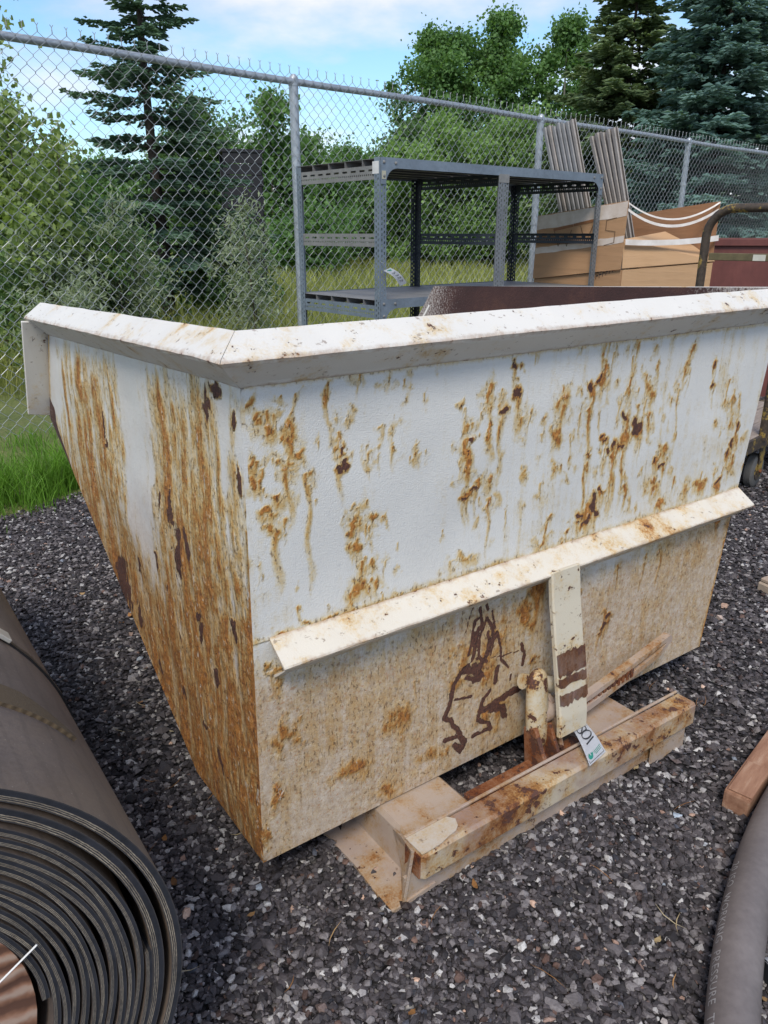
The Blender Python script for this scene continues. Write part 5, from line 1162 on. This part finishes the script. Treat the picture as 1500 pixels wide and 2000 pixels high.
def spruce(name, label, xy, h, rad, z0, lm, bk, seed, nw=24, nb=7, sprig=.10, dens=1.0, droop=.18, thin=0.0, group=None):
    r_ = np.random.default_rng(seed); T = thing(name, label, 'tree', (xy[0], xy[1], 0), 0, group)
    segs = [([(0.02 * math.sin(k), .02 * math.cos(k * 1.3), h * k / 8) for k in range(9)], h * .016 + .02, .008)]
    Pc, D, TN = [], [], []
    for w_ in range(nw):
        f_ = (w_ + .5 * r_.random()) / nw; z = z0 + (h - z0) * f_; L0 = rad * (1 - f_) ** .78 * (1.0 if f_ > .12 else .55 + 3.7 * f_)
        for b in range(nb):
            if r_.random() < thin: continue
            zj = z; z = zj + r_.uniform(-.5, .5) * (h - z0) / nw; az = 6.283 * (b + r_.random() * .8) / nb + w_ * .7; L = L0 * r_.uniform(.62, 1.15) + .05; tone = r_.beta(2, 2.4)
            dirx = np.array([math.cos(az), math.sin(az), 0]); pts = []
            up0 = .25 * f_ - .05
            for q in np.linspace(0, 1, 6): pts.append(np.array([0, 0, z]) + dirx * L * q + np.array([0, 0, L * (up0 * q - droop * 1.6 * q * q + droop * 1.15 * q ** 3)]))
            z = zj
            segs.append(([tuple(p) for p in pts], .010 * (1 - .5 * f_) + .003 * rad, .002)); side = np.array([-dirx[1], dirx[0], 0])
            nt_ = int((8 + 15 * L / rad * rad ** .3) * dens)
            for t_ in range(nt_):
                q = .12 + .88 * (t_ + r_.random()) / nt_; i = q * 5; k = min(4, int(i)); p = pts[k] * (1 - (i - k)) + pts[k + 1] * (i - k); sgn = 1 if t_ % 2 else -1
                tl_ = L * .42 * (1.05 - q) + sprig * .6; td = dirx * .62 + side * sgn * r_.uniform(.5, .95) + np.array([0, 0, r_.uniform(-.32, .08)]); td /= np.linalg.norm(td)
                m_ = max(2, int(tl_ / (sprig * .52)))
                for j in range(m_): Pc.append(p + td * tl_ * (j + .5) / m_ + np.array([0, 0, -.08 * tl_ * (j / m_) ** 2]) + r_.normal(0, sprig * .12, 3)); D.append(td); TN.append(.6 * tone + .4 * r_.random() + .12 * (j == m_ - 1))
    fin(limb_mesh(segs), 'trunk', bk, T, 60)
    Pc, D, TN = np.array(Pc), np.array(D), np.clip(np.array(TN), 0, 1); N = len(Pc)
    # each sprig: two narrow crossed blades of needles with a jagged tip
    V, F = [], []
    ref = np.tile([0, 0, 1.0], (N, 1)) + r_.normal(0, .35, (N, 3)); a = np.cross(D, ref); a /= np.linalg.norm(a, axis=1)[:, None]; b = np.cross(a, D)
    s = sprig * r_.uniform(.75, 1.25, (N, 1)); Vs = []
    for ax, ww in ((a, .30), (b, .22)):
        Vs.append(np.stack([Pc - D * s * .5, Pc - D * s * .05 + ax * s * ww, Pc + D * s * .6, Pc - D * s * .05 - ax * s * ww], 1))
    V = np.concatenate(Vs).reshape(-1, 3); F = np.arange(len(V)).reshape(-1, 4); mesh_np('crown', V, F, lm, T, attrs={'tint': np.repeat(np.concatenate([TN, TN]), 4)}); return T
BK1 = bark('spruce_bark', (.035, .026, .022), (.085, .065, .055)); BK2 = bark('aspen_bark', (.10, .095, .08), (.22, .21, .18)); BK3 = bark('shrub_stems', (.045, .035, .025), (.10, .08, .055))
L_SP = leafmat('spruce_needles', (0.034, 0.075, 0.054), (0.133, 0.219, 0.144), .2); L_BS = leafmat('blue_spruce_needles', (0.046, 0.094, 0.088), (0.180, 0.289, 0.258), .2); L_SPD = leafmat('olive_spruce_needles', (0.054, 0.086, 0.044), (0.180, 0.242, 0.117), .2)
L_AS = leafmat('aspen_leaves', (0.048, 0.112, 0.037), (0.169, 0.300, 0.100), .45); L_AY = leafmat('young_aspen_leaves', (0.094, 0.181, 0.053), (0.269, 0.413, 0.138), .45); L_DK = leafmat('dark_shrub_leaves', (0.037, 0.083, 0.033), (0.119, 0.206, 0.073), .4)
L_WI = leafmat('silver_willow_leaves', (0.119, 0.163, 0.100), (0.338, 0.394, 0.263), .35); L_PO = leafmat('poplar_leaves', (0.094, 0.156, 0.045), (0.294, 0.375, 0.138), .45)

Y = 9.4; spruce('spruce_tree', 'open dark spruce standing alone behind the left fence panel', at(298, Y, 2), 4.35, 1.32, .50, L_SP, BK1, 11, 24, 7, .072, 1.5, .13, .36)
Y = 22.0; spruce('spruce_tree', 'olive green spruce left of the tall blue spruce', at(1215, Y, 3), ztop(1215, -120, Y), 3.2, .5, L_SPD, BK1, 12, 30, 8, .21, 1.25, .10, .12)
Y = 19.0; spruce('spruce_tree', 'tall blue-green spruce rising above the fence at right', at(1395, Y, 3), ztop(1395, -230, Y), 2.9, .4, L_BS, BK1, 13, 32, 9, .19, 1.25, .08, .05)
Y = 21; spruce('spruce_tree', 'spruce cut off by the right edge of the picture', at(1610, Y, 3), ztop(1610, 20, Y), 2.4, .4, L_BS, BK1, 14, 22, 8, .2, 1.2, .12, .1)
Y = 25; spruce('spruce_tree', 'shaded dark spruce seen low between the right-hand spruces', at(1310, Y, 2), ztop(1310, 90, Y), 2.8, .3, L_SP, BK1, 15, 20, 8, .24, 1.1, .12, .05)
Y = 34.0
broadleaf('aspen_tree', 'rounded tall aspen left in the group of three', at(848, Y, 4), ztop(848, 50, Y), 4.3, 30000, .135, L_AS, BK2, 21, .06, .8, clump=.13)
broadleaf('aspen_tree', 'tallest aspen in the middle of the group of three', at(985, Y + .6, 4), ztop(985, 18, Y), 3.8, 30000, .135, L_AS, BK2, 22, .06, .8, clump=.13)
broadleaf('aspen_tree', 'slender aspen beside the olive spruce', at(1092, Y - 1, 4), ztop(1092, 26, Y - 1), 3.2, 22000, .135, L_AS, BK2, 23, .06, .8, clump=.13)
Y = 26.0
for k, (px, py, wd, dy, lb) in enumerate([(795, 290, 2.4, 1.0, 'pale young aspen behind the left bay of the rack'), (865, 238, 2.8, .3, 'tall pale young aspen above the rack middle'), (945, 262, 2.4, 0., 'pale young aspen behind the rack centre post'), (1015, 235, 2.8, .6, 'pale young aspen just left of the steel channels'), (700, 295, 2.6, 3.0, 'small bushy aspen under the open patch of sky')]):
    broadleaf('young_aspen', lb, at(px, Y + dy, 1.5), ztop(px, py, Y + dy), wd, 13000, .11, L_AY if k < 4 else L_AS, BK2, 31 + k, .06, .8, clump=.16, group='young aspens behind the fence')
for k, (px, py, Y, wd, lm, lb) in enumerate([(425, 205, 24., 3.0, L_DK, 'dark broadleaf tree right of the lone spruce'), (520, 190, 23., 2.8, L_AS, 'mid green broadleaf tree left of the first fence post'), (610, 265, 24.5, 2.6, L_AS, 'green broadleaf tree behind the first fence post'), (765, 245, 31., 4.0, L_DK, 'dark broadleaf tree filling below the aspens'), (930, 280, 31., 4.6, L_DK, 'shaded broadleaf tree behind the pale young aspens'), (1090, 260, 29., 4.2, L_DK, 'shaded broadleaf tree behind the steel channels'), (60, 300, 25., 4.0, L_DK, 'dark broadleaf tree far behind the poplar saplings'), (215, 325, 26., 3.6, L_AS, 'green broadleaf tree far behind the left of the lone spruce'), (345, 310, 27., 3.4, L_DK, 'dark broadleaf tree far behind the lone spruce trunk')]):
    broadleaf('broadleaf_tree', lb, at(px, Y, 1.5), ztop(px, py, Y), wd, 15000, .125, lm, BK3, 41 + k, .04, .75, clump=.16, stems=2)
for k, (px, py, Y, wd, n, lf, lm, asp, lb) in enumerate([(10, 20, 6.6, 1.25, 9000, .050, L_PO, .8, 'yellow-green poplar sapling at the left edge behind the fence'), (105, 205, 6.0, .85, 5200, .050, L_PO, .8, 'round-leaved poplar sapling left of the lone spruce'), (60, 330, 6.4, 1.5, 9000, .050, L_DK, .45, 'dark shrub low behind the left fence panel'), (190, 395, 6.9, 1.1, 6500, .050, L_DK, .45, 'dark shrub under the lone spruce'),
                                                          (235, 375, 6.3, .75, 3600, .050, L_WI, .28, 'silvery willow shrub in front of the lone spruce'), (478, 375, 7.7, .7, 3000, .055, L_WI, .28, 'silvery willow shrub right of the lone spruce'), (120, 480, 5.7, 1.0, 5200, .048, L_WI, .28, 'low grey-green willow shrub near the fence foot'), (420, 440, 9.8, 1.3, 5000, .06, L_DK, .6, 'dark bush beside the spruce trunk'), (600, 425, 20.5, 2.6, 6000, .12, L_AS, .7, 'green bush behind the rack corner')]):
    broadleaf('shrub', lb, at(px, Y, 1.2), ztop(px, py, Y), wd, n, lf, lm, BK3, 61 + k, .03, asp, clump=.17, cat='shrub', stems=4)
lbs = ['left of the rack', 'behind the rack left end', 'behind the rack middle', 'behind the rack right bay', 'behind the cardboard box', 'right of the cardboard box', 'behind the maroon bin']
for k, px in enumerate([470, 640, 780, 930, 1120, 1290, 1450]):
    Y = 28 + (k % 3) * 1.6; broadleaf('hedge_bush', 'low dark bush at the far meadow edge, ' + lbs[k], at(px, Y, 1), ztop(px, 405 - 25 * (k % 2), Y), 4.2, 9000, .13, L_DK, BK3, 81 + k, .02, .7, clump=.17, cat='bush', group='bushes along the meadow edge', stems=4)
# dark wooden stand half hidden behind the lone spruce
DK = plain('black_weathered_boards', (.012, .012, .016), .8, 0, .3)
p_ = at(478, 12.5, 1.5); STD = thing('wooden_stand', 'black boarded stand half hidden behind the lone spruce', 'stand', (p_[0], p_[1], 0), .3)
zt_ = ztop(478, 292, 12.5)
for x in (-.24, .24):
    for y in (0, .5): box_obj('leg', (x - .04, y - .04, -.05), (x + .04, y + .04, zt_ - .04), DK, STD)
box_obj('cap_board', (-.32, -.08, zt_ - .04), (.32, .58, zt_), DK, STD)
for k in range(11): box_obj('board', (-.29 + .02 * (k % 3), -.065 - .004 * (k % 2), zt_ - .19 - .155 * k), (.29 - .03 * (k % 2), -.041, zt_ - .045 - .155 * k), DK, STD)

# ------------------------------------------------------------------ dry leaves and straws lying on the stones
lr = np.random.default_rng(23); VV, FF, TT = [], [], []
def litter(n, samp_, L, wd, curl):
    P = samp_(n)
    for p in P:
        a = lr.random() * 6.28; d = np.array([math.cos(a), math.sin(a)]); nn = np.array([-d[1], d[0]]); l = L * lr.uniform(.5, 1.3); ww = wd * lr.uniform(.7, 1.3); b = len(VV) ; t_ = lr.random(); z0 = .008 + .004 * lr.random()
        for q, wq in ((-.5, .15), (-.15, 1.0), (.2, .85), (.5, .1)):
            c = p + d * l * q + nn * curl * l * q * q
            for sg in (-1, 1): e = c + nn * ww * wq * .5 * sg; VV.append((e[0], e[1], z0 + .004 * abs(q) * 2 + .002 * sg * (wd > .004))); TT.append(t_)
        for k in range(3): FF.append((b + 2 * k, b + 2 * k + 2, b + 2 * k + 3, b + 2 * k + 1))
litter(70, samp(.6, 1.9), .05, .0016, .4); litter(36, samp(.6, 2.6), .018, .010, .2)
t = NT('dry_litter'); LM = t.done(t.ramp(t.attr('tint'), [(0, (.13, .06, .02)), (.4, (.33, .15, .04)), (.7, (.38, .29, .15)), (1, (.50, .43, .28))]), .8)
tag(mesh_np('leaf_litter', VV, FF, LM, attrs={'tint': np.array(TT)}), 'scattered dry straws and small orange leaves on the gravel', 'leaf litter', kind='stuff')
